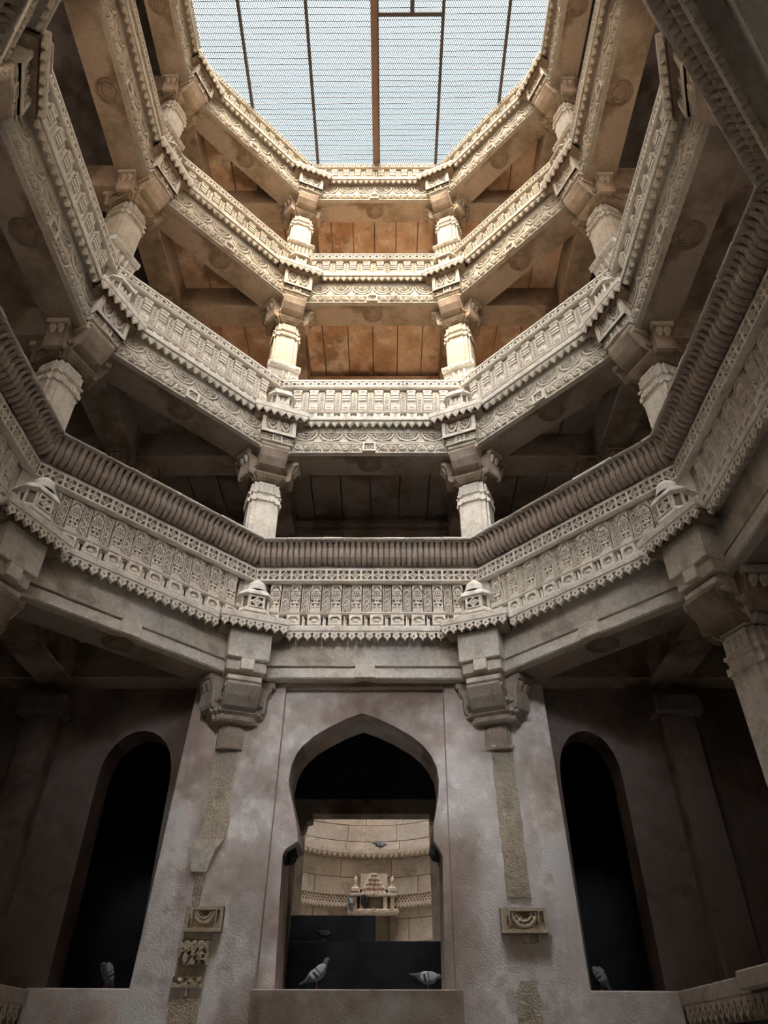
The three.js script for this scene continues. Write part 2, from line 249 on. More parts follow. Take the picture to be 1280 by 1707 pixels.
{ // hanging half-round tracery, openwork 0.46 x 0.25
    const W = 0.46, H = 0.25, P = [], ring = (cx, cy, r0, r1, a0, a1, d, n = 14) => P.push(ext([...circle(cx, cy, r1, n, a0, a1), ...circle(cx, cy, r0, n, a0, a1).reverse()], d));
    ring(0, H / 2, 0.195, 0.222, Math.PI, 2 * Math.PI, 0.07); ring(0, H / 2, 0.125, 0.14, Math.PI, 2 * Math.PI, 0.05); ring(0, H / 2, 0.05, 0.07, Math.PI, 2 * Math.PI, 0.06, 8);
    for (let i = 0; i < 9; i++) { const a = Math.PI + (i + 0.5) / 9 * Math.PI; P.push(box(0.15, 0.017, 0.04, Math.cos(a) * 0.13, H / 2 + Math.sin(a) * 0.13, 0.02, 0, 0, a)); }
    for (const q of [-1, 1]) { P.push(ext([[q * W / 2, -H / 2], [q * W / 2, H / 2], [q * (W / 2 - 0.022), H / 2 - 0.03], [q * (W / 2 - 0.03), 0], [q * (W / 2 - 0.07), -0.05], [q * (W / 2 - 0.15), -H / 2]].slice()[q > 0 ? 'slice' : 'reverse'](), 0.035)); for (let i = 0; i < 3; i++) { const a = 1.62 + i * 0.42; P.push(box(0.1, 0.014, 0.05, q * (W / 2 - 0.03 + 0.06 * Math.cos(a)), -H / 2 + 0.02 + 0.06 * Math.sin(a), 0.03, 0, 0, q * a)); } }
    P.push(box(W, 0.02, 0.06, 0, -H / 2 + 0.01, 0.03)); G.arc = merge(P); }
  // lotus disc of the beam soffits, facing down
  G.lotus = lathe([[0, -0.02], [0.03, -0.022], [0.045, -0.008], [0.07, -0.008], [0.085, -0.026], [0.11, -0.026], [0.125, -0.008], [0.15, -0.008], [0.165, -0.026], [0.19, -0.026], [0.205, -0.008], [0.225, -0.008], [0.235, -0.02], [0.25, -0.016], [0.255, 0.004]], 28);
  // reed of the lowest coping: half round bar swept up the S of the seat back
  const prof = [[4.725, 6.47], [4.655, 6.495], [4.60, 6.54], [4.585, 6.595], [4.595, 6.65], [4.58, 6.71], [4.53, 6.765], [4.48, 6.80]];
  G.reedProf = prof;
}
function reedGeo(f) {
  const L = [], pr = G.reedProf, n = pr.length, cross = 6, pt = (i, k) => {
    const a = Math.PI * k / cross, [r, h] = pr[i], [r1, h1] = pr[Math.min(n - 1, i + 1)], [r0, h0] = pr[Math.max(0, i - 1)], tz = -(r1 - r0), ty = h1 - h0, l = Math.hypot(tz, ty), nz = ty / l, ny = -tz / l;
    const wd = 0.041 * (1 - 0.55 * sst(0.62, 1, i / (n - 1))), hg = 0.056 * (1 - 0.4 * i / (n - 1));
    return [-Math.cos(a) * wd, h - 6.47 + ny * Math.sin(a) * hg, f.ap * (4.725 - r) + nz * Math.sin(a) * hg];
  };
  for (let i = 0; i + 1 < n; i++) for (let k = 0; k < cross; k++) { const a = pt(i, k), b = pt(i, k + 1), c = pt(i + 1, k + 1), e = pt(i + 1, k); L.push(...a, ...b, ...c, ...a, ...c, ...e); }
  const g = new THREE.BufferGeometry(); g.setAttribute('position', new THREE.Float32BufferAttribute(L, 3)); return fin(g);
}
const REED = reedGeo(FACES[0]);

// ------------------------------------------------------------------ one face of one storey
function teethRow(o, geo, L0, L1, pitch, y, z, m) {
  const n = Math.round((L1 - L0) / pitch), p = (L1 - L0) / n;
  for (let i = 0; i < n; i++) { const t = at(mesh('pendant_tooth', geo, m, o), L0 + (i + 0.5) * p, y, z); t.scale.x = p / pitch; }
}
function beam(k, i) {
  const t = T[k], f = FACES[i], Rb = 4.62, near = i === 4, H = t.b - t.s;
  const o = onFace(thing('stone_beam', (k === 1 ? 'plain grooved beam with centre tab' : 'beam with scroll and arch friezes') + ` under the ${RING[k]}, ${SIDE[i]}`, 'beam'), f, Rb, t.s);
  mesh('beam_core', run(f, k === 1 ? slab(4.82, t.s + 0.003, 5.4, t.b) : [[4.68, t.s + 0.003], [4.68, t.s + 0.255], [4.78, t.s + 0.257], [4.78, t.b], [5.3, t.b], [5.3, t.s + 0.003]], Rb, t.s), t.so, o);
  if (k === 1) {
    mesh('upper_fascia', run(f, slab(4.76, 4.675, 4.9, 5.15), Rb, t.s), M.plain, o);
    mesh('lower_fascia', run(f, [[4.74, 4.48], [4.74, 4.625], [4.9, 4.625], [4.9, 4.46], [4.76, 4.46]], Rb, t.s), M.plain, o);
    mesh('centre_tab', cbox(0.3, 0.21, 0.09, 0.01, (f.s0 + f.s1) / 2 * 4.74, 0.115, f.ap * (Rb - 4.765)), M.plain, o);
  } else {
    const y1 = 0.265, y2 = k === 2 ? 0.51 : k === 3 ? 0.58 : 0.63;
    mesh('scroll_band', run(f, [[4.62, t.s], [4.62, t.s + 0.028], [4.64, t.s + 0.034], [4.64, t.s + 0.195], [4.72, t.s + 0.195], [4.72, t.s]], Rb, t.s), t.m, o);
    mesh('moulding', run(f, [[4.625, t.s + 0.205], [4.605, t.s + 0.222], [4.605, t.s + 0.245], [4.63, t.s + 0.265], [4.8, t.s + 0.265], [4.8, t.s + 0.195]], Rb, t.s), t.m, o);
    mesh('upper_fascia', run(f, slab(4.63, t.s + y2, 4.8, t.b), Rb, t.s), t.m, o);
    if (!near) {
      const c = (f.s0 + f.s1) / 2 * Rb, half = (f.s1 - f.s0) / 2 * Rb - 0.33;
      for (const q of [-1, 1]) { const w = half - 0.12; mesh('scroll_frieze', place(relief(w, 0.155, Math.round(w * 80), 16, 0.05, scrollF(0.155)), c + q * (0.13 + w / 2), 0.115, f.ap * (Rb - 4.642)), t.m, o); }
      mesh('square_boss', [ext([[-0.12, -0.1], [0.12, -0.1], [0.12, 0.13], [-0.12, 0.13]], 0.07, [[[-0.085, -0.07], [0.085, -0.07], [0.085, 0.09], [-0.085, 0.09]].reverse()]).translate(c, 0.11, -0.02), place(relief(0.17, 0.16, 16, 16, 0.05, (x, y) => { const d = Math.hypot(x, y), a = Math.atan2(y, x); return Math.max(ringF(d, 0.06, 0.02), (d < 0.06 ? 0.8 : 0) * (Math.cos(8 * a) > 0 ? 1 : 0)); }), c, 0.12, -0.02)], t.m, o);
      const n = Math.floor(2 * half / 0.46), w = 2 * half / n;
      for (let j = 0; j < n; j++) { const a = at(mesh('arch_tracery', G.arc, t.m, o), c - half + (j + 0.5) * w, (y1 + y2) / 2, f.ap * (Rb - 4.68)); a.scale.set(w / 0.46, (y2 - y1) / 0.25, 1); }
    }
  }
  if (!near) at(mesh('lotus_medallion', G.lotus, t.so, o), (f.s0 + f.s1) / 2 * (k === 1 ? 5.08 : 4.96), 0.003, f.ap * (Rb - (k === 1 ? 5.08 : 4.96))).scale.set(0.9, 0.45, 0.9);
}
function ledge(k, i) {
  const t = T[k], f = FACES[i], R = t.R, o = onFace(thing('eave_ledge', `projecting stone ledge with hanging teeth, ${RING[k]}, ${SIDE[i]}`, 'ledge'), f, R, t.b);
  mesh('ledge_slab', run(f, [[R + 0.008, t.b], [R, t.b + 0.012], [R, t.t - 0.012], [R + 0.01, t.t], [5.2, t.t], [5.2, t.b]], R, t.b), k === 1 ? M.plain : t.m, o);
  if (i !== 4) { const d = 0.66; teethRow(o, k === 1 ? G.tooth1 : G.tooth2, f.s0 * R + d - 0.12, f.s1 * R - d + 0.12, k === 1 ? 0.136 : 0.148, 0, f.ap * (k === 1 ? -0.06 : -0.085), t.m); }
}
function cornerLedge(k, c) {
  const t = T[k], o = onCorner(thing('corner_ledge', `short toothed ledge jutting from the ${CORNER[c]}, ${RING[k]}`, 'ledge'), c, 4.18, t.b);
  mesh('ledge_slab', cbox(1.04, t.t - t.b + 0.01, 0.5, 0.012, 0, (t.t - t.b) / 2 + 0.005, -0.25), k === 1 ? M.plain : t.m, o);
  mesh('underside_block', box(0.96, 0.16, 0.42, 0, -0.02, -0.3), t.so, o);
  teethRow(o, k === 1 ? G.tooth1 : G.tooth2, -0.5, 0.5, k === 1 ? 0.125 : 0.143, 0.002, -0.055, t.m);
}
function impost(k, c) {   // carved block over the column, under the corner ledge
  const t = T[k], o = onCorner(thing('corner_block', (k === 1 ? 'plain stepped block' : 'carved tracery block') + ` under the ${RING[k]}, over the ${CORNER[c]} column`, 'stone block'), c, 4.32, t.s - 0.2);
  const z = (R) => 4.32 - R, y = (h) => h - (t.s - 0.2);
  if (k === 1) {
    mesh('block_body', [cbox(0.62, 0.5, 0.56, 0.012, 0, y(4.85), z(4.62)), cbox(0.58, 0.17, 0.56, 0.01, 0, y(4.52), z(4.69)), cbox(0.2, 0.175, 0.4, 0.01, 0, y(4.52), z(4.54)), box(0.5, 0.4, 0.5, 0, y(4.4), z(4.8))], M.plain, o);
    mesh('moulding', [cbox(0.5, 0.075, 0.5, 0.012, 0, y(4.335), z(4.68)), cbox(0.54, 0.06, 0.5, 0.02, 0, y(4.22), z(4.70))], M.plain, o);
    return;
  }
  const b = t.s + 0.22, H = t.b - b, yr = y(t.s + 0.14);
  mesh('block_body', [box(0.6, H, 0.5, 0, y(b + H / 2), z(4.72)), box(0.56, 0.3, 0.5, 0, y(t.s + 0.08), z(4.72)), box(0.06, H, 0.16, -0.28, y(b + H / 2), z(4.42)), box(0.06, H, 0.16, 0.28, y(b + H / 2), z(4.42)), box(0.6, 0.06, 0.16, 0, y(b + 0.03), z(4.42))], t.m, o);
  mesh('panel_frame', ext([[-0.32, 0], [0.32, 0], [0.32, H], [-0.32, H]], 0.05, [[[-0.25, 0.06], [0.25, 0.06], [0.25, H - 0.01], [-0.25, H - 0.01]].reverse()]).translate(0, y(b), z(4.37)), t.m, o);
  for (const q of [-1, 1]) { const a = at(mesh('arch_tracery', G.arc, t.m, o), q * 0.25 / 2, y(b + 0.06 + (H - 0.06) / 2), z(4.40)); a.scale.set(0.25 / 0.46, (H - 0.07) / 0.25, 0.8); }
  mesh('rail', [box(0.6, 0.15, 0.4, 0, yr, z(4.63)), box(0.6, 0.02, 0.06, 0, yr + 0.066, z(4.41)), box(0.6, 0.02, 0.06, 0, yr - 0.066, z(4.41))], t.m, o);
  for (const q of [-1, 1]) at(mesh('scroll_frieze', relief(0.2, 0.11, 18, 10, 0.045, scrollF(0.11)), t.m, o), q * 0.2, yr, z(4.43));
  mesh('rosette', [ext([[-0.09, -0.085], [0.09, -0.085], [0.09, 0.085], [-0.09, 0.085]], 0.07, [[[-0.065, -0.06], [0.065, -0.06], [0.065, 0.06], [-0.065, 0.06]].reverse()]), ...[0, 1, 2, 3].map((j) => box(0.015, 0.14, 0.03, 0, 0, 0.04, 0, 0, j * Math.PI / 4))].map((g) => g.translate(0, yr, z(4.43))), t.m, o);
  mesh('moulding', [cbox(0.54, 0.055, 0.4, 0.012, 0, y(t.s + 0.03), z(4.62)), cbox(0.5, 0.05, 0.4, 0.015, 0, y(t.s - 0.035), z(4.65))], t.m, o);
}
function parapet(k, i) {
  const t = T[k], f = FACES[i], near = i === 4, what = k === 1 ? 'parapet with star lattice and reeded coping' : k === 4 ? 'carved parapet along the open rim' : 'parapet with niche panels and linked-ring rail';
  const o = onFace(thing('balcony_parapet', `${what}, ${RING[k]}, ${SIDE[i]}`, 'parapet'), f, 4.8, t.t), y = (h) => h - t.t, zz = (R) => f.ap * (4.8 - R), c0 = f.s0 * 4.8, c1 = f.s1 * 4.8, mid = (c0 + c1) / 2;
  const P = 0.327, n = Math.floor((c1 - c0 - 0.25) / P), tp = k === 1 ? 6.15 : t.rail[0];
  mesh('parapet_wall', run(f, slab(k === 1 ? 4.94 : 4.88, t.t, 5.06, tp + 0.01), 4.8, t.t), k < 3 ? M.recessShade : t.m, o);
  const nicheH = k === 1 ? 0.52 : 0.6, yc = y(tp) - nicheH / 2 - 0.015;
  mesh('sill_moulding', run(f, [[4.79, tp - nicheH - 0.07], [4.76, tp - nicheH - 0.05], [4.76, tp - nicheH - 0.03], [4.8, tp - nicheH - 0.015], [4.9, tp - nicheH - 0.015], [4.9, tp - nicheH - 0.07]], 4.8, t.t), t.m, o);
  if (!near) {
    for (let j = 0; j < n; j++) {
      const x = mid + (j - (n - 1) / 2) * P;
      at(mesh('niche_panel', k === 1 ? G.niche1 : G.niche2, t.m, o), x, yc, zz(k === 1 ? 4.87 : 4.85));
      if (j) at(mesh('scroll_panel', k === 1 ? G.scroll1 : G.scroll2, t.m, o), x - P / 2, yc, zz(k === 1 ? 4.88 : 4.855));
      at(mesh('base_arch', k === 1 ? G.base1 : G.base2, t.m, o), x, yc - nicheH / 2 - 0.17, zz(4.82));
    }
  }
  if (k === 1) {
    mesh('lattice_rail', run(f, slab(4.81, 6.15, 5.05, 6.38), 4.8, t.t), M.recessShade, o);
    mesh('rail_edge', [run(f, slab(4.7, 6.35, 4.83, 6.378), 4.8, t.t), run(f, slab(4.7, 6.145, 4.83, 6.16), 4.8, t.t)], t.m, o);
    if (!near) { const a = f.s0 * 4.7 + 0.01, b = f.s1 * 4.7 - 0.01, m = Math.round((b - a) / 0.186), w = (b - a) / m; for (let j = 0; j < m; j++) { const q = at(mesh('lattice_square', G.lattice, t.m, o), a + (j + 0.5) * w, y(6.255), zz(4.755)); q.scale.x = w / 0.186; } }
    mesh('fillet', run(f, [[4.735, 6.378], [4.73, 6.455], [4.705, 6.46], [4.705, 6.485], [4.8, 6.485], [4.8, 6.378]], 4.8, t.t), M.bead, o);
    const pr = G.reedProf.map(([r, h]) => [r + 0.03, h]);
    mesh('coping', run(f, [...pr, [4.47, 6.805], [4.475, 6.82], [4.62, 6.825], [4.95, 6.47]], 4.8, t.t), M.bead, o);
    if (!near) {
      const L = (f.s1 - f.s0) * 4.6, m = Math.round(L / 0.094), r = rng(900 + i);
      for (let j = 0; j < m; j++) { const q = at(mesh('reed', REED, M.bead, o), (f.s0 + (f.s1 - f.s0) * (j + 0.5) / m) * 4.6, y(6.47), zz(4.725)); q.scale.x = 1.07 + 0.06 * r(); }
      // weathered lip: short uneven stones along the top edge
      let x = f.s0 * 4.46; const end = f.s1 * 4.46;
      while (x < end - 0.02) { const w = Math.min(end - x, 0.25 + 0.5 * r()), hgt = 0.025 + 0.028 * r(); mesh('lip_stone', cbox(w, hgt, 0.14, 0.012, x + w / 2, y(6.805) + hgt / 2 - 0.015, zz(4.5) + 0.01 * r(), 0, 0, (r() - 0.5) * 0.02), M.plain, o); x += w + 0.004; }
    }
  } else {
    const [a, b] = t.rail;
    mesh('rail', run(f, slab(4.80, a, 5.06, b), 4.8, t.t), t.m, o);
    mesh('rail_cap', run(f, [[4.71, b - 0.012], [4.71, b + 0.012], [4.73, b + 0.02], [5.08, b + 0.02], [5.08, b - 0.012]], 4.8, t.t), t.m, o);
    mesh('rail_foot', run(f, slab(4.725, a - 0.008, 5.0, a + 0.02), 4.8, t.t), t.m, o);
    if (!near) { const p = f.s0 * 4.72 + 0.02, q = f.s1 * 4.72 - 0.02, m = Math.round((q - p) / 0.166), w = (q - p) / m; for (let j = 0; j < m; j++) { const l = at(mesh('linked_ring', G.link, t.m, o), p + (j + 0.5) * w, y((a + b) / 2), zz(4.762)); l.scale.set(w / 0.166, (b - a) / 0.21, 1); } }
  }
}
function pavilion(k, c) {  // little roofed shrine standing on the corner ledge
  const t = T[k], big = k === 1, o = onCorner(thing('corner_pavilion', (big ? 'small domed pavilion' : 'small flat-roofed pavilion') + ` on the ledge at the ${CORNER[c]}, ${RING[k]}`, 'stone pavilion'), c, 4.42, t.t), s = big ? 0.8 : 0.78, m = t.m; o.scale.y = big ? 0.92 : 1;
  const plan = [[-0.27, -0.2], [-0.27, 0.04], [-0.17, 0.15], [0.17, 0.15], [0.27, 0.04], [0.27, -0.2]].map(([x, z]) => [x * s, z * s]), grow = (q) => plan.map(([x, z]) => [x * q, z * q + (q - 1) * 0.03]);
  mesh('plinth', [loft(grow(0.95), [[1, 0], [1, 0.1], [0.98, 0.12]]), ...[-0.2, -0.1, 0, 0.1, 0.2].map((x) => box(0.04, 0.08, 0.04, x * s, 0.05, 0.14 * s))], m, o);
  mesh('lower_eave', loft(grow(1.16), [[1, 0.11], [1, 0.14], [0.86, 0.19]]), m, o);
  mesh('core', loft(grow(0.8), [[1, 0.15], [1, 0.46]]), M.recessShade, o);
  for (const [x, z] of [[-0.25, 0.02], [-0.145, 0.13], [0.145, 0.13], [0.25, 0.02], [-0.25, -0.14], [0.25, -0.14]]) mesh('post', cbox(0.045 * s, 0.28, 0.045 * s, 0.006, x * s, 0.3, z * s), m, o);
  if (big) at(mesh('star_lattice', G.lattice, m, o), 0, 0.29, 0.125).scale.set(1.2, 1.05, 0.5);
  else for (const x of [-0.1, 0, 0.1]) mesh('gable', ext([[-0.05, 0], [0.05, 0], [0, 0.16]], 0.03).translate(x * s, 0.17, 0.11), m, o);
  mesh('upper_eave', loft(grow(1.3), [[1.0, 0.42], [1, 0.45], [0.72, 0.53], [0.5, 0.56]]), m, o);
  if (big) mesh('dome', [place(lathe([[0.15, 0], [0.155, 0.05], [0.13, 0.06], [0.14, 0.09], [0.125, 0.15], [0.08, 0.2], [0.03, 0.22], [0.025, 0.25], [0, 0.26]], 18), 0, 0.54, 0)], m, o);
  else mesh('roof_top', [cbox(0.34, 0.06, 0.24, 0.015, 0, 0.58, -0.03), cbox(0.2, 0.04, 0.16, 0.012, 0, 0.62, -0.03)], m, o);
}

// ------------------------------------------------------------------ columns
const REDENT = []; for (let q = 0; q < 4; q++) { const r = (x, z) => { for (let i = 0; i < q; i++) [x, z] = [-z, x]; REDENT.push([x, z]); }; r(1, -0.58); r(1, 0.58); r(0.87, 0.58); r(0.87, 0.87); r(0.58, 0.87); }
const SQ = [[1, -0.72], [1, 0.72], [0.86, 0.72], [0.86, 0.86], [0.72, 0.86], [0.72, 1], [-0.72, 1], [-0.72, 0.86], [-0.86, 0.86], [-0.86, 0.72], [-1, 0.72], [-1, -0.72], [-0.86, -0.72], [-0.86, -0.86], [-0.72, -0.86], [-0.72, -1], [0.72, -1], [0.72, -0.86], [0.86, -0.86], [0.86, -0.72]];
const armPts = [[0, -0.52], [0.42, -0.52], [0.47, -0.5], [0.49, -0.45], [0.5, -0.26], [0.52, -0.2], [0.56, -0.14], [0.56, 0], [0, 0]];
const ARM = ext(armPts, 0.32, [], 0.012).translate(0, 0, -0.16);
const ARMCURL = merge([cbox(0.1, 0.1, 0.34, 0.012, 0.55, -0.06, 0), place(lathe([[0.0, 0], [0.035, 0.02], [0.075, 0.1], [0.085, 0.14], [0.0, 0.15]], 10), 0.5, -0.26, -0.06), place(lathe([[0.0, 0], [0.035, 0.02], [0.075, 0.1], [0.085, 0.14], [0.0, 0.15]], 10), 0.5, -0.26, 0.06)]);
const NOSE = ext([[0, -0.6], [0.3, -0.58], [0.48, -0.5], [0.58, -0.38], [0.64, -0.24], [0.64, -0.2], [0, -0.2]], 0.5, [], 0.015).translate(0, 0, -0.25);
function column(name, label, x, z, turn, foot, s, arms, nose, m, so, plain) {
  const o = thing(name, label, 'column'); o.position.set(x, foot, z); o.rotation.y = turn;
  const S = s - foot, y = (d) => S + d, r = 0.27;
  mesh('shaft', loft(REDENT, [[r * 1.02, 0], [r, y(-1.05)]]), plain ? M.plain : m, o);
  const dent = (yy, rad, h, cnt) => { const L = []; for (let q = 0; q < 4; q++) for (let i = 0; i < cnt; i++) L.push(place(box(0.34 / cnt * 0.55, h, 0.02), 0, 0, 0).translate((i - (cnt - 1) / 2) * 0.34 / cnt, yy, rad).applyMatrix4(X4().makeRotationY(q * Math.PI / 2))); return L; };
  mesh('lower_band', [loft(REDENT, [[r * 1.0, y(-1.06)], [r * 1.12, y(-1.05)], [r * 1.12, y(-0.97)], [r, y(-0.96)], [r * 0.98, y(-0.88)]]), ...dent(y(-1.01), r * 1.12, 0.05, 5)], m, o);
  mesh('upper_band', [loft(REDENT, [[r * 0.98, y(-0.89)], [r * 1.1, y(-0.87)], [r * 1.1, y(-0.83)], [r * 0.96, y(-0.82)], [r * 0.96, y(-0.62)]]), ...dent(y(-0.73), r * 0.965, 0.13, 4), ...dent(y(-0.85), r * 1.1, 0.03, 6)], m, o);
  mesh('abacus', [loft(SQ, [[r * 1.0, y(-0.59)], [r * 1.18, y(-0.55)], [r * 1.34, y(-0.49)], [r * 1.34, y(-0.45)], [r * 1.24, y(-0.43)], [r * 1.24, y(-0.37)], [r * 1.4, y(-0.36)], [r * 1.4, y(-0.3)]])], plain ? M.plain : so, o);
  for (const a of arms) { const b = at(mesh('bracket', ARM, so, o), 0, S, 0, a - turn); mesh('bracket_curl', ARMCURL, m, b); }
  mesh('cap_core', box(0.5, 0.36, 0.5, 0, y(-0.18), 0), so, o);
  if (nose) at(mesh('corner_bracket', NOSE, so, o), 0, S + (plain ? 0 : 0.13), 0, -Math.PI / 2);
  return o;
}
const dirTurn = (dx, dz) => Math.atan2(-dz, dx);
function cornerColumn(g, c, foot) {   // g: storey whose soffit it carries
  const t = T[g], u = U[c], l = Math.hypot(...u), R = 5.03, x = u[0] * R, z = CZ + u[1] * R, arms = [];
  for (const f of FACES) { if (f.a === c) arms.push(dirTurn(f.e[0], f.e[1])); if (f.b === c) arms.push(dirTurn(-f.e[0], -f.e[1])); }
  arms.push(dirTurn(Math.sign(x), 0), dirTurn(0, c < 2 || c === 2 || c === 3 ? -1 : 1));
  const where = ['', 'in the dark ground storey', 'between the reeded and second balconies', 'between the second and third balconies', 'under the topmost balcony'][g];
  return column('stone_column', `stone column ${where}, ${CORNER[c]}`, x, z, Math.atan2(-u[0] / l, -u[1] / l), foot, t.s, arms, true, t.m, t.so, g === 1);
}

// ================================================================== large structure
const OUT = { x0: -6.9, x1: 6.9, z0: -12.4, z1: 3 };
{
  const fl = structure('floor'); mesh('floor_paving', box(20, 0.3, 40, 0, -1.75, 0), M.ground, fl);
  // gallery floors: square with the octagon cut out; the topmost is the roof
  for (let k = 1; k <= 4; k++) {
    const t = T[k], g = structure('ceiling' + (k > 1 ? '_' + String(k - 1).padStart(3, '0') : ''));
    const oct = FACES.map((f) => [U[f.a][0] * 5.2, -(CZ + U[f.a][1] * 5.2)]);
    const zn = 3.3, pts = [[OUT.x0 - 0.4, -(OUT.z0 - 0.4)], [OUT.x0 - 0.4, -zn], [OUT.x1 + 0.4, -zn], [OUT.x1 + 0.4, -(OUT.z0 - 0.4)]];
    mesh('floor_slab', place(ext(pts, t.t - t.b, [oct]), 0, t.b, 0, 0, -Math.PI / 2), k > 2 ? M.gapShade : M.slabGrey, g);  // upper slabs: shade of the deep galleries put into a darker tone
    if (k === 2 || k === 3) for (let j = 0; j < 6; j++) for (const q of [0, 1]) mesh('added_bounce_slab', cbox(1.1, 0.04, 1.15, 0.008, -2.8 + j * 1.12, t.t + 0.015, -10.6 - q * 1.17), M.pale, g);  // unseen pale paving added to bounce sunlight onto the gallery ceiling
    // ceiling planks over the far gallery, seen from below
    const n = 6, w = 3.7 / n, r = rng(300 + k);
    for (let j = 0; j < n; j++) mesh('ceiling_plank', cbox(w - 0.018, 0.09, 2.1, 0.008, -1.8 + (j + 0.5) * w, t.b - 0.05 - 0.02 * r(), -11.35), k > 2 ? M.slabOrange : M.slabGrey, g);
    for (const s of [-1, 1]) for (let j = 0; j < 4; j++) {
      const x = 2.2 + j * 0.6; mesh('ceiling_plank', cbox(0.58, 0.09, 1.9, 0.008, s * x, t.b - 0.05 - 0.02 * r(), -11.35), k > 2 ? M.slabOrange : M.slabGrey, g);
      const zd = -10.1 + (x - 1.95) * 1.17 - 0.55; if (zd > -9.6) mesh('ceiling_plank', cbox(0.58, 0.09, zd + 9.85, 0.008, s * x, t.b - 0.05 - 0.02 * r(), (zd - 9.85) / 2), k > 2 ? M.slabOrange : M.slabGrey, g);
    }
  }
  const wf = structure('wall_front');
  mesh('wall_body', box(14.6, 15.4, 0.4, 0, 12.6, OUT.z0 - 0.2), M.slabGrey, wf);
  for (const [k, m] of [[2, M.slabGrey], [3, M.slabOrange], [4, M.slabOrange]]) {   // slabs facing the far gallery wall
    const h0 = T[k - 1].t, h1 = T[k].b, r = rng(40 + k);
    for (let j = 0; j < 9; j++) mesh('wall_slab', cbox(1.03, h1 - h0 - 0.35, 0.06, 0.01, -4.2 + j * 1.05, (h0 + h1) / 2 - 0.17, OUT.z0 + 0.02 + 0.02 * r()), m, wf);
    mesh('wall_cornice', [cbox(13, 0.14, 0.2, 0.02, 0, h1 - 0.36, OUT.z0 + 0.1), cbox(13, 0.1, 0.12, 0.02, 0, h1 - 0.5, OUT.z0 + 0.06)], m, wf);
  }
  for (const [s, nm] of [[-1, 'wall_left'], [1, 'wall_right']]) {
    const w = structure(nm), x = s * 6.9;
    mesh('wall_body', box(0.4, 20.7, 15.6, x + s * 0.2, 10.2 - 0.6, -4.7), M.gapShade, w);
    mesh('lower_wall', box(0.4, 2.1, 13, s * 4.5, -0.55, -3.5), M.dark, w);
    // stepped corridor walls behind the camera, open to the sky
    mesh('corridor_wall', box(0.5, 21, 44, s * 7.2, 9, 25), M.plain, w);
  }
  const ra = structure('stairs'); // long flight behind the camera up to the ground
  for (let j = 0; j < 30; j++) mesh('step', box(14, 0.7, 1.0, 0, -1.6 + j * 0.7 - 0.35, 14.5 + j * 1.1), M.ground, ra);
}
{ const p = structure('wall_light_stop'); mesh('wall_body', box(14, 10.5, 0.5, 0, 3.65, 5.2), M.plain, p); }  // unseen wall added behind the camera to keep low light out
// radial and side beams of the galleries, behind the octagon
function crossBeam(k, x0, z0, x1, z1, label) {
  const t = T[k], lx = Math.abs(x1 - x0), lz = Math.abs(z1 - z0), o = thing('cross_beam', label, 'beam'); o.position.set((x0 + x1) / 2, t.s, (z0 + z1) / 2);
  mesh('beam_core', cbox(Math.max(lx, 0.56), t.b - t.s, Math.max(lz, 0.56), 0.02, 0, (t.b - t.s) / 2 + 0.004, 0), t.so, o);
  at(mesh('lotus_medallion', G.lotus, t.so, o), 0, 0.004, 0).scale.setScalar(0.8);
}
const cp = (c) => [U[c][0] * 5.03, CZ + U[c][1] * 5.03];
for (let k = 1; k <= 4; k++) {
  for (const c of [0, 1]) {
    const [x, z] = cp(c), s = Math.sign(x), side = c ? 'right' : 'left';
    if (k > 1) crossBeam(k, x, z - 0.25, x, OUT.z0, `plain beam, ${CORNER[c]} column to far wall, below the ${RING[k]}`);
    crossBeam(k, x + s * 0.25, z, s * 6.9, z, `plain sideways beam, ${CORNER[c]} column, below the ${RING[k]}`);
  }
  for (const c of [2, 3]) {
    const [x, z] = cp(c), s = Math.sign(x);
    crossBeam(k, x, z - 0.25, x, k > 1 ? OUT.z0 : -9.9, `plain beam, ${CORNER[c]} column to far wall, below the ${RING[k]}`);
    crossBeam(k, x + s * 0.25, z, s * 6.9, z, `plain sideways beam, ${CORNER[c]} column, below the ${RING[k]}`);
  }
}

// ================================================================== the four storeys
for (let k = 1; k <= 4; k++) {
  for (let i = 0; i < 8; i++) { beam(k, i); ledge(k, i); parapet(k, i); }
  for (let c = 0; c < 6; c++) { cornerLedge(k, c); impost(k, c); if (k < 4) pavilion(k, c); }
}
for (let c = 0; c < 6; c++) for (let g = 1; g <= 4; g++) { if (g === 1 && c < 2) continue; cornerColumn(g, c, g === 1 ? 0.655 : T[g - 1].t); }
for (const s of [-1, 1]) for (let g = 2; g <= 4; g++) {   // pillars where the beams cross in the gallery corners
  const x = s > 0 ? cp(3)[0] : cp(2)[0], z = cp(0)[1];
  column('corner_pillar', `plain pillar in the dim ${s > 0 ? 'right' : 'left'} gallery corner below the ${RING[g]}`, x, z, 0, T[g - 1].t, T[g].s, [0, Math.PI / 2, Math.PI, -Math.PI / 2], false, T[g].so, T[g].so, false);
}

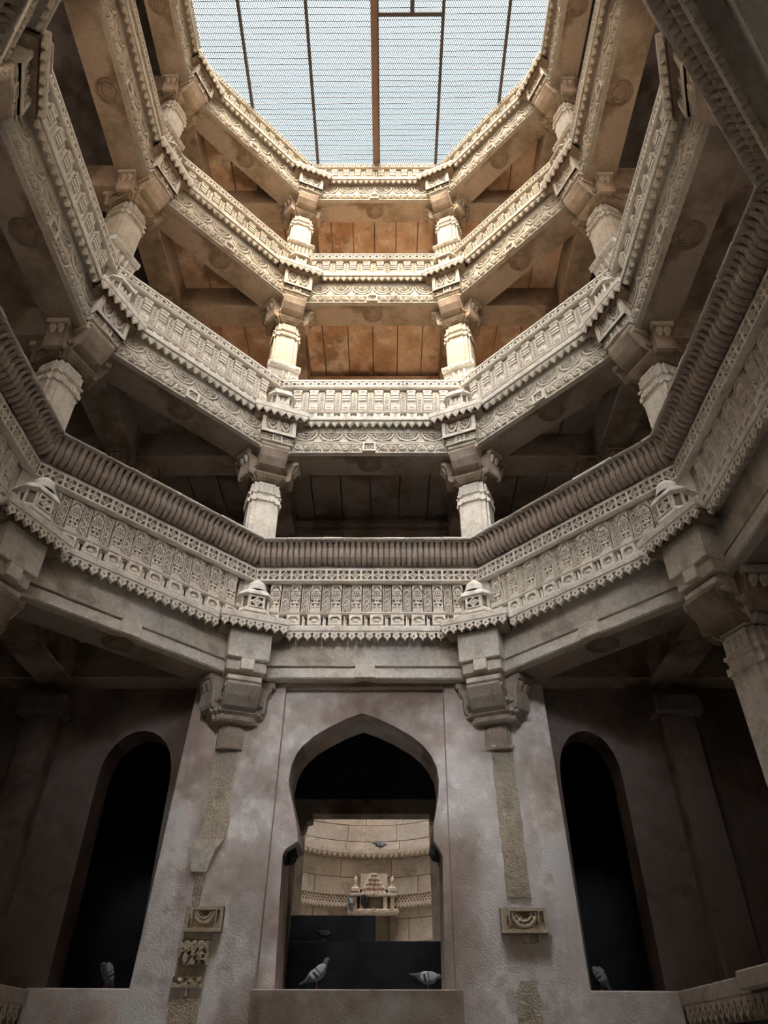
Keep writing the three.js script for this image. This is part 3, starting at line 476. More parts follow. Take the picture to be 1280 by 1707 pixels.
// ================================================================== ground storey: plastered front wall with the arch
const ZF = -9.91;
{
  const w = structure('wall_back');
  const out = [[-3.83, -1.6], [3.81, -1.6], [3.81, 0.655], [2.78, 0.66], [2.72, 4.62], [-2.43, 4.62], [-2.62, 0.67], [-3.83, 0.675]];
  const alf = [[-1.14, 0.668], [1.2, 0.662], [1.235, 4.41], [-1.106, 4.4]];
  mesh('pier_layer', ext(out, 0.3, [alf.slice().reverse()], 0.012).translate(0, 0, ZF - 0.3), M.plaster, w);
  // arch wall, recessed inside the frame
  const half = [[-0.93, 0.668], [-0.965, 2.12], [-0.93, 2.2], [-0.775, 2.3], [-0.8, 2.45], [-0.875, 2.72], [-0.945, 2.95], [-0.967, 3.1], [-0.945, 3.28], [-0.89, 3.44], [-0.8, 3.57], [-0.66, 3.7], [-0.45, 3.83], [-0.2, 3.96], [0.034, 4.05]];
  const right = [[0.27, 3.965], [0.53, 3.84], [0.76, 3.7], [0.92, 3.57], [1.03, 3.42], [1.1, 3.26], [1.121, 3.08], [1.11, 2.9], [1.07, 2.7], [1.02, 2.5], [1.02, 2.3], [1.09, 2.2], [1.125, 2.12], [1.09, 0.665]];
  mesh('arch_wall', ext([[-1.3, 0.3], [1.4, 0.3], [1.4, 4.7], [-1.3, 4.7]], 0.78, [[...half, ...right]]).translate(0, 0, ZF - 0.09 - 0.78), M.plaster, w);
  for (const [s, x0, x1, in0, in1] of [[-1, -7.1, -2.3, -3.66, -2.64], [1, 2.6, 7.1, 2.83, 3.7]]) {   // side bays with tall arched openings
    const c = (in0 + in1) / 2, hw = (in1 - in0) / 2, arch = []; for (let i = 0; i <= 12; i++) { const a = Math.PI - i / 12 * Math.PI; arch.push([c + hw * Math.cos(a), 3.1 + (0.66 + 0.05) * Math.sin(a) ** 0.9]); }
    mesh('bay_wall', ext([[x0, 0.2], [x1, 0.2], [x1, 5.2], [x0, 5.2]], 0.45, [[[in0, 0.67], ...arch, [in1, 0.67]]]).translate(0, 0, ZF - 0.16 - 0.45), M.plasterShaded, w);
    const px = s * 4.62; mesh('wall_pilaster', [cbox(0.5, 3.4, 0.3, 0.03, px, 2.3, ZF - 0.1), cbox(0.7, 0.3, 0.5, 0.04, px, 4.1, ZF - 0.06)], M.plasterShaded, w);
  }
  mesh('broken_stone', [cbox(0.14, 0.2, 0.3, 0.03, -0.9, 2.2, ZF - 0.45, 0.2, 0, 0.3), cbox(0.13, 0.2, 0.3, 0.03, 1.06, 2.24, ZF - 0.45, -0.2, 0, -0.25), cbox(0.1, 0.08, 0.3, 0.02, -0.98, 2.1, ZF - 0.3)], M.dark, w);
  mesh('window_sill', cbox(2.5, 1.4, 0.2, 0.01, 0.05, -0.034, ZF - 0.093), M.cement, w);
  // rooms behind: central passage to the round well, side rooms, blue-black shade in their colour
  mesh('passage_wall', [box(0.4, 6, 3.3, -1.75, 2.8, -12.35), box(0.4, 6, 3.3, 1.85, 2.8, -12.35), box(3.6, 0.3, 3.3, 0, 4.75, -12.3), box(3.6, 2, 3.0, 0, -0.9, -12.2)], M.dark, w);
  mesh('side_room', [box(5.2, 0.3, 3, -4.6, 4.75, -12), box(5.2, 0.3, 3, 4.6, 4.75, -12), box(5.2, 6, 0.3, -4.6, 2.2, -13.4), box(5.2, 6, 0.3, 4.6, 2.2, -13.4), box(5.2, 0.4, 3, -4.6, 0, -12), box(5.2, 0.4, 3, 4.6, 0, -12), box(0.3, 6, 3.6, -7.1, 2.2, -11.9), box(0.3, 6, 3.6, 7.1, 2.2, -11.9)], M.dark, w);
}
// balcony floor of the ground storey, left and right, with teeth under its edge
for (const s of [-1, 1]) {
  const o = thing('balcony_floor', s > 0 ? 'broken stone floor edge with hanging teeth at the foot of the dark right wall' : 'stone floor edge with hanging teeth at the foot of the dark left wall', 'ledge');
  o.position.set(s * 3.75, 0.5, -6.5);
  const cuts = s > 0 ? [[-9.9, -8.9, 0.03, 0], [-8.9, -7.95, 0.05, 0.005], [-7.95, -5.5, -0.06, 0.03], [-5.5, -2, -0.06, 0.03]] : [[-9.9, -8.2, 0.02, 0.0], [-8.2, -5.4, 0, 0.01], [-5.4, -2, 0, 0]];
  for (const [a, b, dx, dy] of cuts) mesh('floor_stone', cbox(3.2, 0.155, b - a - 0.01, 0.015, s * (1.6 + dx), 0.078 + dy, (a + b) / 2 + 6.5), M.capital, o);
  for (let i = 0; i < 32; i++) { const q = at(mesh('pendant_tooth', G.tooth1, M.carvedLow, o), s * 0.09, 0.0, -3.2 + i * 0.16, -s * Math.PI / 2); q.scale.set(1.1, 1.3, 1.4); q.material = M.capital; }
}
// half-buried columns showing through the plaster of the piers
function strip(x, pts, zf, seed) { const r = rng(seed), a = [], b = []; for (const [h, x0, x1] of pts) { a.push([x + x0 + (r() - 0.5) * 0.025, h]); b.push([x + x1 + (r() - 0.5) * 0.025, h]); } return [...a, ...b.reverse()].reverse(); }
function denser(p, n) { const o = []; for (let i = 0; i + 1 < p.length; i++) for (let j = 0; j < n; j++) o.push(p[i].map((v, k) => v + (p[i + 1][k] - v) * j / n)); o.push(p[p.length - 1]); return o; }
function carvedBox(o, name, w, h, d, x, y, z) {
  mesh(name, [box(w, h, d * 0.5, 0, 0, d * 0.25), ext([[-w / 2, -h / 2], [w / 2, -h / 2], [w / 2, h / 2], [-w / 2, h / 2]], d, [[[-w * 0.3, -h * 0.36], [w * 0.3, -h * 0.36], [w * 0.3, h * 0.36], [-w * 0.3, h * 0.36]].reverse(), ...[-1, 1].map((s) => [[s * w * 0.36 - w * 0.03, -h * 0.36], [s * w * 0.36 + w * 0.07 * (s > 0 ? 1 : 1) - (s > 0 ? 0 : 0.0), -h * 0.36], [s * w * 0.36 + w * 0.07, h * 0.36], [s * w * 0.36 - w * 0.03, h * 0.36]].reverse())]),
    place(relief(w * 0.58, h * 0.7, 30, 24, d * 0.5, (px, py) => { const dd = Math.hypot(px, py - h * 0.3), a = Math.atan2(h * 0.3 - py, px); return Math.max(ringF(dd, w * 0.26, 0.03), 0.9 * ringF(dd, w * 0.17, 0.02), dd < w * 0.25 && dd > w * 0.08 ? (Math.cos(a * 14) > 0.2 ? 0.8 : 0) : 0); }), 0, 0, d * 0.45)].map((g) => g.translate(x, y, z)), M.worn, o);
}
{
  const [lx, lz] = [-1.86, ZF], o = thing('buried_column', 'crumbling carved column half buried in the plaster of the left pier', 'column'); o.position.set(lx, 0.3, lz);
  mesh('bare_stone', ext(strip(0, denser([[3.5, -0.16, 0.14], [3.0, -0.17, 0.15], [2.4, -0.17, 0.16], [2.15, -0.2, 0.13], [1.95, -0.22, 0.02], [1.7, -0.19, -0.06], [1.4, -0.16, -0.08]].reverse(), 5), 0, 5), 0.05).translate(0, -0.3 + 0.12, -0.02), M.rough, o);
  mesh('broken_patch', [ext(strip(0, denser([[3.6, -0.15, 0.14], [3.42, -0.16, 0.14], [3.3, -0.15, 0.13]].reverse(), 4), 0, 8), 0.07).translate(0, 0.1, -0.02), ext(strip(0, denser([[2.18, -0.24, 0.12], [2.05, -0.3, 0.02], [1.8, -0.22, -0.04]].reverse(), 4), 0, 9), 0.075).translate(0, -0.2, -0.02)], M.carvedLow, o);
  carvedBox(o, 'carved_capital', 0.46, 0.27, 0.1, 0.02, 1.07, 0);
  mesh('carved_shaft', [box(0.34, 0.08, 0.05, -0.03, 0.9, 0.02), place(relief(0.36, 0.26, 40, 30, 0.08, (x, y) => { const k = Math.round(x / 0.085), lx = x - k * 0.085, b = Math.abs(lx) < 0.026 + 0.014 * Math.sin(y * 42 + k * 2.3) ? 0.95 : 0.15; return Math.abs(y) > 0.115 ? 0.9 : Math.max(b, ringF(Math.hypot(lx, y - 0.07), 0.03, 0.03), ringF(Math.hypot(Math.abs(lx) - 0.04, y + 0.05 * Math.sin(k)), 0.03, 0.02)); }), -0.05, 0.72, 0.02), box(0.34, 0.12, 0.02, -0.07, 0.52, 0.01), place(relief(0.36, 0.09, 34, 12, 0.07, (x, y) => 0.5 + 0.5 * Math.sin(x * 55) * Math.cos(y * 60)), -0.08, 0.44, 0.02), box(0.38, 0.03, 0.08, -0.08, 0.39, 0.03), cbox(0.035, 0.1, 0.05, 0.01, -0.07, 0.34, 0.03)], M.worn, o);
  mesh('lower_shaft', ext([[-0.26, -1.4], [0.1, -1.4], [0.09, 0.27], [-0.25, 0.27]], 0.05).translate(0, 0, -0.02), M.rough, o);
  const p = thing('buried_column', 'carved column stub half buried in the plaster of the right pier', 'column'); p.position.set(2.03, 0.3, lz);
  mesh('carved_neck', [ext([[-0.15, 3.2], [0.15, 3.2], [0.15, 3.62], [-0.15, 3.62]], 0.05).translate(0, 0, 0), ...[-0.09, 0, 0.09].map((x) => box(0.04, 0.2, 0.04, x, 3.42, 0.06)), cbox(0.34, 0.04, 0.1, 0.01, 0, 3.2, 0.04)], M.plain, p);
  mesh('bare_stone', ext(strip(0, denser([[3.5, -0.15, 0.13], [2.6, -0.14, 0.15], [1.62, -0.13, 0.17]].reverse(), 9), 0, 14), 0.05).translate(0, -0.3, -0.02), M.rough, p);
  carvedBox(p, 'carved_capital', 0.56, 0.27, 0.11, 0.04, 1.06, 0);
  mesh('carved_shaft', [box(0.34, 0.09, 0.06, 0.03, 0.88, 0.02), ...[-0.1, 0, 0.1].map((x) => cbox(0.06, 0.1, 0.08, 0.015, 0.03 + x, 0.87, 0.03))], M.worn, p);
  mesh('lower_patch', ext(strip(0.02, denser([[0.75, -0.08, 0.08], [0.6, -0.16, 0.12], [0.2, -0.15, 0.12]].reverse(), 4), 0, 21), 0.04).translate(0, -0.3, -0.02), M.rough, p);
  for (const c of [0, 1]) { // the capitals left above the plaster, ledge shade in their darker tone
    const [x, z] = cp(c), u = U[c], l = Math.hypot(...u), q = thing('column_capital', `shadowed bracket capital on top of the plastered ${c ? 'right' : 'left'} pier beside the arch`, 'capital');
    q.position.set(x, 3.4, z); q.rotation.y = Math.atan2(-u[0] / l, -u[1] / l); const S = T[1].s - 3.4;
    mesh('abacus', [loft(SQ, [[0.3, S - 0.66], [0.33, S - 0.64], [0.33, S - 0.58], [0.39, S - 0.55], [0.39, S - 0.5], [0.34, S - 0.48], [0.34, S - 0.43], [0.41, S - 0.41], [0.41, S - 0.36]])], M.capital, q);
    mesh('neck', [loft(REDENT, [[0.19, S - 1.0], [0.19, S - 0.62]]), ...[-0.07, 0, 0.07].map((xx) => box(0.035, 0.2, 0.03, xx, S - 0.78, 0.19))], M.capital, q);
    mesh('corner_bracket', place(NOSE.clone(), 0, S, 0, -Math.PI / 2), M.capital, q);
    for (const f of FACES) { let a = null; if (f.a === c) a = dirTurn(f.e[0], f.e[1]); if (f.b === c) a = dirTurn(-f.e[0], -f.e[1]); if (a === null) continue; const b = at(mesh('bracket', ARM, M.capital, q), 0, S, 0, a - q.rotation.y); mesh('bracket_curl', ARMCURL, M.capital, b); }
  }
}
// ------------------------------------------------------------------ passage beam, posts and the round well behind the arch
{
  const b = thing('passage_beam', 'dark stone cross beam on brackets seen through the arch', 'beam'); b.position.set(0.05, 3.25, -12.5);
  mesh('beam_core', [cbox(3.4, 0.13, 0.34, 0.01, 0, 0.065, 0), cbox(3.4, 0.12, 0.28, 0.01, 0, 0.19, 0)], M.soffit, b);
  mesh('upper_wall', box(3.4, 1.4, 0.3, 0, 0.95, 0), M.dark, b);
  { const pr = [[0, 0], [0, -0.42], [0.1, -0.4], [0.14, -0.28], [0.22, -0.24], [0.25, -0.12], [0.33, -0.1], [0.34, 0]]; mesh('bracket', ext(pr.map(([x, y]) => [x - 1.23, y]), 0.3, [], 0.01).translate(0, 0, -0.15), M.soffit, b); mesh('bracket', ext(pr.map(([x, y]) => [1.4 - x, y]).reverse(), 0.3, [], 0.01).translate(0, 0, -0.15), M.soffit, b); }
  for (const s of [-1, 1]) { const p = thing('passage_post', `brown stone post at the ${s < 0 ? 'left' : 'right'} of the passage behind the arch`, 'post'); p.position.set(s < 0 ? -1.25 : 1.42, 0.1, -12.5); mesh('shaft', cbox(0.28, 2.75, 0.3, 0.03, 0, 1.37, 0), M.soffitTop, p); mesh('cap', cbox(0.36, 0.42, 0.36, 0.04, 0, 2.94, 0), M.soffit, p); }
  const pw = thing('low_wall', 'dark low wall across the passage behind the pigeons', 'wall'); pw.position.set(0, 0.1, -12.75); mesh('wall_body', cbox(3.3, 1.37, 0.3, 0.02, 0, 0.68, 0), M.dark, pw);  // near-black colour holds the shade it stands in
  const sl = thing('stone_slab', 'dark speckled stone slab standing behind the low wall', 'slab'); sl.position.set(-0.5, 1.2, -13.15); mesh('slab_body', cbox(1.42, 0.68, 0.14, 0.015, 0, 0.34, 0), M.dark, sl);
}
{
  const WX = 0.02, WZ = -16, WR = 2.1, w = structure('wall_well'), lev = [0.5, 1.3, 2.07, 2.52, 3.36, 3.76, 4.14, 4.5, 5.1, 5.8, 6.6, 7.4, 8.2, 9.0], r = rng(5);
  const arcStone = (a0, a1, h0, h1, rin, rout) => { const L = [], n = Math.max(4, Math.ceil((a1 - a0) / 0.1)), p = (k, R, h) => { const a = a0 + (a1 - a0) * k / n; return [R * Math.sin(a), h, -R * Math.cos(a)]; }, q = (...v) => L.push(...v[0], ...v[1], ...v[2], ...v[0], ...v[2], ...v[3]);
    for (let k = 0; k < n; k++) { q(p(k, rin, h0), p(k + 1, rin, h0), p(k + 1, rin, h1), p(k, rin, h1)); q(p(k, rin, h1), p(k + 1, rin, h1), p(k + 1, rout, h1), p(k, rout, h1)); q(p(k, rout, h0), p(k + 1, rout, h0), p(k + 1, rin, h0), p(k, rin, h0)); }
    q(p(0, rout, h0), p(0, rin, h0), p(0, rin, h1), p(0, rout, h1)); q(p(n, rin, h0), p(n, rout, h0), p(n, rout, h1), p(n, rin, h1)); return tri(L); };
  for (let k = 0; k + 1 < lev.length; k++) { // curved ashlar courses of the far half
    let a = -1.75 + 0.4 * r(); while (a < 1.75) { const b = Math.min(1.8, a + 0.42 + 0.22 * r()); at(mesh('ashlar_stone', arcStone(a + 0.003, b - 0.003, lev[k] + 0.006, lev[k + 1] - 0.006, WR + 0.015 * r(), WR + 0.4), M.well, w), WX, 0, WZ); a = b; }
  }
  mesh('near_wall', [-1, 1].map((s) => arcStone(s > 0 ? 1.75 : -2.55, s > 0 ? 2.55 : -1.75, -1, 9, WR, WR + 0.4)).concat([arcStone(2.5, 3.8, 4.7, 9, WR, WR + 0.4)]).map((g) => g.translate(WX, 0, WZ)), M.well, w);
  const band = thing('well_ledge', 'curved ledge with small hanging teeth on the round well wall', 'ledge'); band.position.set(WX, 3.76, WZ);
  mesh('ledge_slab', arcStone(-1.3, 1.3, 0.08, 0.17, WR - 0.16, WR + 0.1), M.well, band);
  for (let i = 0; i < 30; i++) { const a = -1.0 + i * 2 / 29; at(mesh('pendant_tooth', G.tooth2, M.well, band), (WR - 0.11) * Math.sin(a), 0.08, -(WR - 0.11) * Math.cos(a), -a).scale.set(0.9, 0.75, 1); }
  const lat = thing('lattice_band', 'curved diamond lattice band round the well wall', 'frieze'); lat.position.set(WX, 2.8, WZ);
  mesh('band_back', arcStone(-1.3, 1.3, 0, 0.2, WR - 0.02, WR + 0.1), M.recessShade, lat);
  mesh('band_edge', [arcStone(-1.3, 1.3, -0.03, 0.02, WR - 0.09, WR + 0.1), arcStone(-1.3, 1.3, 0.19, 0.21, WR - 0.06, WR + 0.1)], M.well, lat);
  { const L = []; for (let i = 0; i < 60; i++) { const a = -1.1 + i * 2.2 / 59; for (const q of [-1, 1]) L.push(place(box(0.022, 0.25, 0.03, 0, 0, 0, 0, 0, q * 0.65), (WR - 0.035) * Math.sin(a), 0.105, -(WR - 0.035) * Math.cos(a), -a)); } mesh('diamond_lattice', L, M.well, lat); }
  for (let i = 0; i < 44; i++) { const a = -1.0 + i * 2 / 43; at(mesh('pendant_tooth', G.tooth2, M.well, lat), (WR - 0.06) * Math.sin(a), -0.03, -(WR - 0.06) * Math.cos(a), -a).scale.set(0.55, 0.5, 0.8); }
  const s = thing('wall_shrine', 'carved stone shrine niche on the round well wall', 'shrine'); s.position.set(0.09, 2.52, WZ - WR + 0.05);
  const zs = 0.1;
  mesh('niche_back', box(1.0, 0.5, 0.1, 0, 0.33, 0.03), M.recessShade, s);
  for (const x of [-0.42, -0.26, 0.26, 0.42]) mesh('pilaster', cbox(0.09, 0.3, 0.16, 0.015, x, 0.27, 0.14), M.well, s);
  mesh('shelf', [cbox(1.14, 0.1, 0.32, 0.02, 0, 0.1, 0.2), ...[-0.4, 0, 0.4].map((x) => ext([[-0.11, 0], [0.11, 0], [0.05, 0.06], [0, 0.1], [-0.05, 0.06]], 0.03).translate(x, 0.08, 0.36))], M.well, s);
  mesh('lintel', [cbox(1.06, 0.06, 0.26, 0.01, 0, 0.45, 0.14), ...[-0.42, 0.42].map((x) => cbox(0.2, 0.12, 0.26, 0.03, x, 0.55, 0.14))], M.well, s);
  mesh('crest', [place(relief(0.62, 0.44, 40, 30, 0.14, (x, y) => (Math.abs(x) < 0.3 - (y + 0.22) * 0.55 ? 0.35 + 0.65 * Math.abs(Math.sin(x * 36) * Math.cos(y * 34)) : 0)), 0, 0.69, 0.08)], M.well, s);
  for (const x of [-0.42, 0.42]) mesh('finial', place(lathe([[0.05, 0], [0.06, 0.04], [0.025, 0.07], [0.05, 0.12], [0.045, 0.18], [0.015, 0.22], [0, 0.24]], 12), x, 0.61, 0.14), M.well, s);
  mesh('lower_niche', [box(0.12, 0.5, 0.16, 0.42, -0.2, 0.08), box(0.7, 0.5, 0.04, 0, -0.2, 0.02)], M.recessShade, s);
}

// ------------------------------------------------------------------ carved seat-back stubs at the feet of the upper columns
function seatStub(k, c, fluted) {
  const t = T[k], o = onCorner(thing('seat_back', `${fluted ? 'fluted' : 'rosette-carved'} seat back above the rail of the ${RING[k]}, ${CORNER[c]}`, 'seat back'), c, 4.8, t.rail[1]), m = t.m;
  const w = 0.66, h = 0.5, g = new THREE.Group(); 
  mesh('stub_body', ext([[-w / 2, 0], [w / 2, 0], [w / 2, h], [-w / 2, h]], 0.12).applyMatrix4(X4().makeRotationX(0.3)).translate(0, 0, -0.14), m, o);
  const lean = (a) => a.applyMatrix4(X4().makeRotationX(0.3)).translate(0, 0, -0.14);
  mesh('top_band', [lean(cbox(w + 0.03, 0.13, 0.16, 0.012, 0, h - 0.05, 0.09)), lean(place(relief(w - 0.02, 0.09, 50, 8, 0.02, scrollF(0.09)), 0, h - 0.05, 0.17))], m, o);
  if (fluted) for (let i = 0; i < 7; i++) mesh('flute', lean(place(lathe([[0.045, 0.02], [0.045, 0.36], [0.03, 0.39]], 8), -0.27 + i * 0.09, 0, 0.115)), m, o);
  else { for (const x of [-0.12, 0, 0.12]) mesh('bar', lean(cbox(0.035, 0.33, 0.06, 0.008, x, 0.2, 0.13)), m, o); for (const x of [-0.235, 0.235]) mesh('rosette', lean(place(lathe([[0.08, 0], [0.075, 0.03], [0.05, 0.03], [0.045, 0.01], [0.02, 0.01], [0.015, 0.03], [0, 0.03]], 12), x, 0.2, 0.118, 0, Math.PI / 2)), m, o); }
}
for (const c of [0, 1, 2, 3]) seatStub(2, c, false);
for (const c of [0, 1, 2, 3]) seatStub(3, c, c !== 3);

// ------------------------------------------------------------------ steel and netting over the shaft
{
  for (const [x, w, m, l] of [[-3.2, 0.07, M.steel, 'leftmost thin dark steel bar over the shaft'], [-1.56, 0.075, M.steel, 'thin dark steel bar between the leftmost bar and the wide brown beam'], [0.11, 0.2, M.rust, 'wide brown steel beam over the middle of the shaft'], [1.79, 0.075, M.steel, 'thin dark steel bar beside the hatch frame'], [3.4, 0.07, M.steel, 'rightmost thin dark steel bar over the shaft']]) {
    const o = thing('steel_bar', l, 'steel bar'); o.position.set(x, 20.14, CZ);
    mesh('web', cbox(w, 0.12, 9.6, 0.005, 0, 0.07, 0), m, o); if (w > 0.1) mesh('flange', [box(w * 0.16, 0.16, 9.6, w * 0.42, 0.07, 0)], M.steel, o);
  }
  const h = thing('hatch_frame', 'dark steel hatch frame beside the wide brown beam', 'steel frame'); h.position.set(0.98, 20.2, -5.6);
  mesh('cross_bar', cbox(1.6, 0.08, 0.09, 0.005, 0, 0, -0.48), M.steel, h); mesh('mid_bar', cbox(0.1, 0.07, 1.9, 0.005, 0.05, 0, 0.5), M.steel, h); mesh('far_bar', cbox(1.6, 0.08, 0.09, 0.005, 0, 0, 1.4), M.steel, h);
  const n = thing('wire_netting', 'fine wire netting stretched over the open top of the shaft', 'netting'); n.position.set(0, 20.3, CZ);
  const thin = (x0, z0, x1, z1, r) => { const l = Math.hypot(x1 - x0, z1 - z0); return new THREE.BoxGeometry(r, r, l).applyMatrix4(X4().makeRotationY(Math.atan2(x1 - x0, z1 - z0)).setPosition((x0 + x1) / 2, 0, (z0 + z1) / 2)); };
  const W = 4.9, D = 4.8, rr = rng(61);
  for (let z = -D; z < D; z += 0.1365) { const g = merge([-4.03, -2.38, -0.72, 0.95, 2.6, 4.15].map((x, i, a) => { const x0 = i ? (a[i - 1] + x) / 2 : -W, x1 = i < 5 ? (a[i + 1] + x) / 2 : W; return fin(thin(x0, 0.03 * (rr() - 0.5), x1, 0.03 * (rr() - 0.5), 0.016)); })); at(mesh('support_wire', g, M.wire, n), 0, 0.012, z); }
  const L = []; const p = 0.056, sl = 0.55;
  for (let x = -W - D * 2 * sl; x < W + D * 2 * sl; x += p) for (const s of [-1, 1]) { // zigzag strands as straight diagonals
    let x0 = x - s * D * sl, z0 = -D, x1 = x + s * D * sl, z1 = D; const cut = (xa, za, xb, zb) => { if (Math.abs(xa) <= W) return [xa, za]; const t = (Math.sign(xa) * W - xa) / (xb - xa); return [xa + (xb - xa) * t, za + (zb - za) * t]; };
    if ((x0 < -W && x1 < -W) || (x0 > W && x1 > W)) continue; const A = cut(x0, z0, x1, z1), B = cut(x1, z1, x0, z0); L.push(fin(thin(...A, ...B, 0.011)));
  }
  const st = mesh('mesh_strands', L, M.wire, n); st.userData.kind = 'stuff';
}

// ------------------------------------------------------------------ pigeons
const birdMat = new THREE.MeshStandardMaterial({ vertexColors: true, roughness: 0.75 }), beakMat = mat(0.12, 0.1, 0.1, null, 0), legMat = mat(0.45, 0.14, 0.1, null, 0), eyeMat = mat(0.6, 0.2, 0.05, null, 0, { roughness: 0.3 });
function tube(path, colour, sides = 12) {         // path [x, y, rx(up-down), rz(side)] -> one closed skin
  const pos = [], col = [], ring = (i) => { const [x, y, a, b] = path[i], [xp, yp] = path[Math.max(0, i - 1)], [xn, yn] = path[Math.min(path.length - 1, i + 1)], t = Math.atan2(yn - yp, xn - xp), o = []; for (let k = 0; k < sides; k++) { const q = k / sides * 2 * Math.PI; o.push([x - Math.sin(t) * Math.cos(q) * a, y + Math.cos(t) * Math.cos(q) * a, Math.sin(q) * b, Math.cos(q)]); } return o; };
  for (let i = 0; i + 1 < path.length; i++) { const A = ring(i), B = ring(i + 1); for (let k = 0; k < sides; k++) { const j = (k + 1) % sides; for (const [v, s] of [[A[k], i], [B[j], i + 1], [B[k], i + 1], [A[k], i], [A[j], i], [B[j], i + 1]]) { pos.push(v[0], v[1], v[2]); col.push(...colour(s / (path.length - 1), v[3])); } } }
  const g = new THREE.BufferGeometry(); g.setAttribute('position', new THREE.Float32BufferAttribute(pos, 3)); g.setAttribute('color', new THREE.Float32BufferAttribute(col, 3)); return g;
}
function smooth(path, n) { const c = [0, 1, 2, 3].map((k) => new THREE.CatmullRomCurve3(path.map((p, i) => V(i, p[k], 0)))); const o = []; for (let i = 0; i <= n; i++) o.push(c.map((q) => q.getPoint(i / n).y)); return o; }
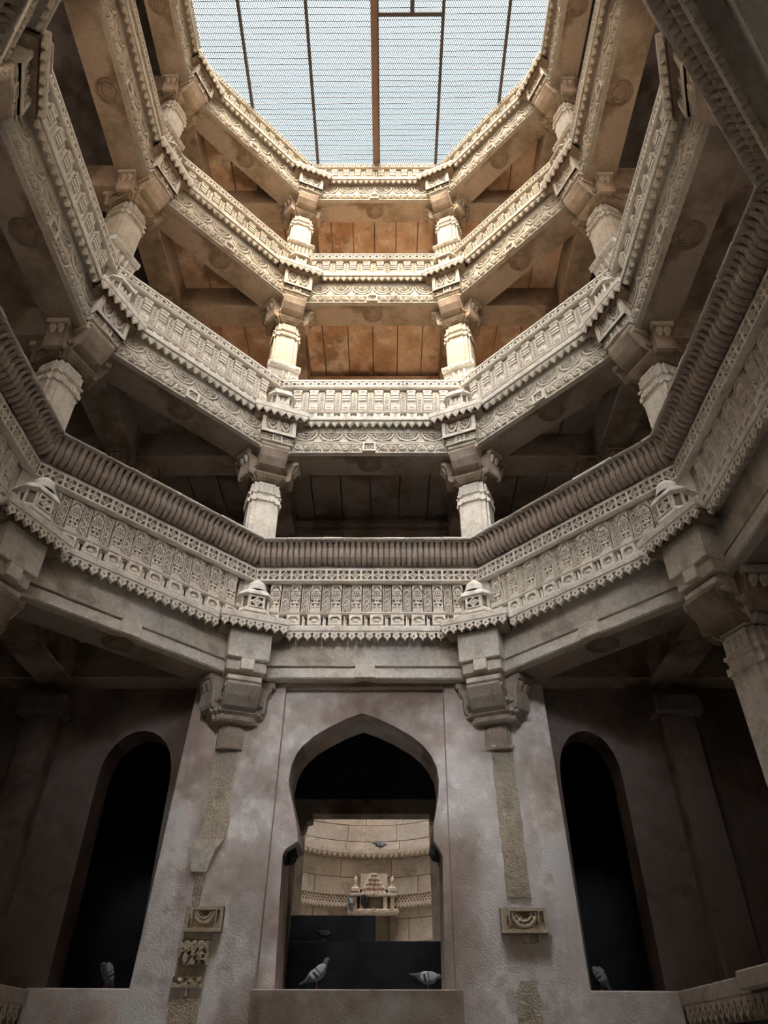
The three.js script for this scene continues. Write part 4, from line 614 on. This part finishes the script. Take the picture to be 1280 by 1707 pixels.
function pigeon(label, x, y, z, turn, pose, tone, size = 1) {
  const o = thing('pigeon', label, 'pigeon'); o.position.set(x, y, z); o.rotation.y = turn; o.scale.setScalar(size);
  const spine = pose === 'up' ? [[-0.17, 0.045, 0.006, 0.03], [-0.1, 0.075, 0.018, 0.035], [-0.045, 0.11, 0.048, 0.05], [0.01, 0.135, 0.06, 0.057], [0.055, 0.16, 0.053, 0.05], [0.085, 0.2, 0.034, 0.034], [0.098, 0.235, 0.024, 0.024], [0.108, 0.262, 0.024, 0.023], [0.125, 0.272, 0.018, 0.017], [0.142, 0.27, 0.004, 0.004]]
    : pose === 'low' ? [[-0.19, 0.15, 0.006, 0.03], [-0.12, 0.14, 0.018, 0.034], [-0.06, 0.125, 0.046, 0.05], [0, 0.115, 0.062, 0.058], [0.05, 0.11, 0.055, 0.052], [0.09, 0.12, 0.04, 0.04], [0.115, 0.125, 0.028, 0.028], [0.132, 0.128, 0.025, 0.024], [0.15, 0.12, 0.016, 0.015], [0.165, 0.11, 0.003, 0.003]]
      : [[-0.13, -0.03, 0.005, 0.028], [-0.09, 0.03, 0.018, 0.034], [-0.05, 0.085, 0.045, 0.05], [-0.01, 0.13, 0.06, 0.06], [0.02, 0.17, 0.055, 0.054], [0.045, 0.2, 0.036, 0.036], [0.06, 0.218, 0.026, 0.026], [0.075, 0.225, 0.024, 0.024], [0.092, 0.222, 0.014, 0.014], [0.1, 0.218, 0.003, 0.003]];
  const P = smooth(spine, 30), tn = (c) => c.map((v) => v * tone);
  const g = tube(P, (t, up) => t < 0.22 ? tn([0.12, 0.13, 0.15]) : t < 0.52 ? tn(up > 0.2 ? [0.42, 0.45, 0.5] : [0.2, 0.22, 0.26]) : t < 0.74 ? tn(up > 0 ? [0.1, 0.3, 0.25] : [0.16, 0.2, 0.24]) : tn([0.2, 0.23, 0.27]), 14);
  g.computeVertexNormals(); const body = new THREE.Mesh(fin(g, true), birdMat); body.name = 'body'; body.castShadow = body.receiveShadow = true; o.add(body);
  const i0 = P[13], ang = Math.atan2(P[16][1] - P[8][1], P[16][0] - P[8][0]);
  for (const s of [-1, 1]) {
    const wing = tube(smooth([[0.075, 0.005, 0.006, 0.004], [0.045, 0.008, 0.034, 0.011], [-0.01, 0.004, 0.044, 0.013], [-0.07, -0.01, 0.034, 0.01], [-0.135, -0.026, 0.006, 0.004]], 20), (t) => tn((t > 0.5 && t < 0.58) || (t > 0.68 && t < 0.77) ? [0.04, 0.04, 0.05] : t > 0.85 ? [0.1, 0.1, 0.12] : [0.5, 0.54, 0.6]), 10);
    wing.computeVertexNormals(); const m = new THREE.Mesh(fin(wing, true), birdMat); m.name = 'wing'; m.castShadow = true; o.add(at(m, i0[0] - 0.005, i0[1] + 0.012, s * 0.052, 0, s * -0.12, ang)); m.rotation.order = 'XYZ';
    const lx = pose === 'tuck' ? -0.01 : 0.015; mesh('leg', [box(0.008, 0.07, 0.008, lx, 0.037, s * 0.024), box(0.045, 0.006, 0.01, lx + 0.012, 0.004, s * 0.024), box(0.03, 0.006, 0.008, lx + 0.008, 0.004, s * 0.024, 0.6), box(0.03, 0.006, 0.008, lx + 0.008, 0.004, s * 0.024, -0.6)], legMat, o);
    const hd = P[26]; mesh('eye', place(fin(new THREE.SphereGeometry(0.0045, 8, 6), true), hd[0] + 0.004, hd[1] + 0.006, s * hd[3] * 0.95), eyeMat, o);
  }
  const e = P[30], q = P[28], ba = Math.atan2(e[1] - q[1], e[0] - q[0]); mesh('beak', place(fin(new THREE.ConeGeometry(0.007, 0.03, 8)).rotateZ(-Math.PI / 2), e[0] + 0.008 * Math.cos(ba), e[1] + 0.008 * Math.sin(ba), 0, 0, 0, ba), beakMat, o);
}
pigeon('grey pigeon standing upright on the arch sill, head raised', -0.45, 0.668, ZF - 0.1, 0, 'up', 1.15, 1.12);
pigeon('pale grey pigeon crouching low at the right end of the arch sill', 0.87, 0.664, ZF - 0.1, 0, 'low', 1.25, 1.08);
pigeon('dark pigeon hunched on the sill of the left side opening', -2.93, 0.67, ZF - 0.06, -2.2, 'tuck', 0.6, 1.05);
pigeon('dim pigeon in shadow on the sill of the right side opening', 2.94, 0.665, ZF - 0.12, 2.3, 'tuck', 0.5, 1.0);
pigeon('small pigeon resting on the curved well ledge', 0.22, 3.93, -16 - 1.98, 0.2, 'low', 0.6, 1);
pigeon('black pigeon perched on the shelf of the well shrine', -0.12, 2.675, -17.78, -1.6, 'tuck', 0.2, 1.15);
pigeon('grey pigeon clinging beside the well shrine shelf', -0.42, 2.675, -17.75, 1.9, 'tuck', 0.6, 1);
pigeon('black pigeon on top of the dark low wall', -0.6, 1.472, -12.75, 0.4, 'low', 0.2, 0.9);

renderer.render(scene, camera);
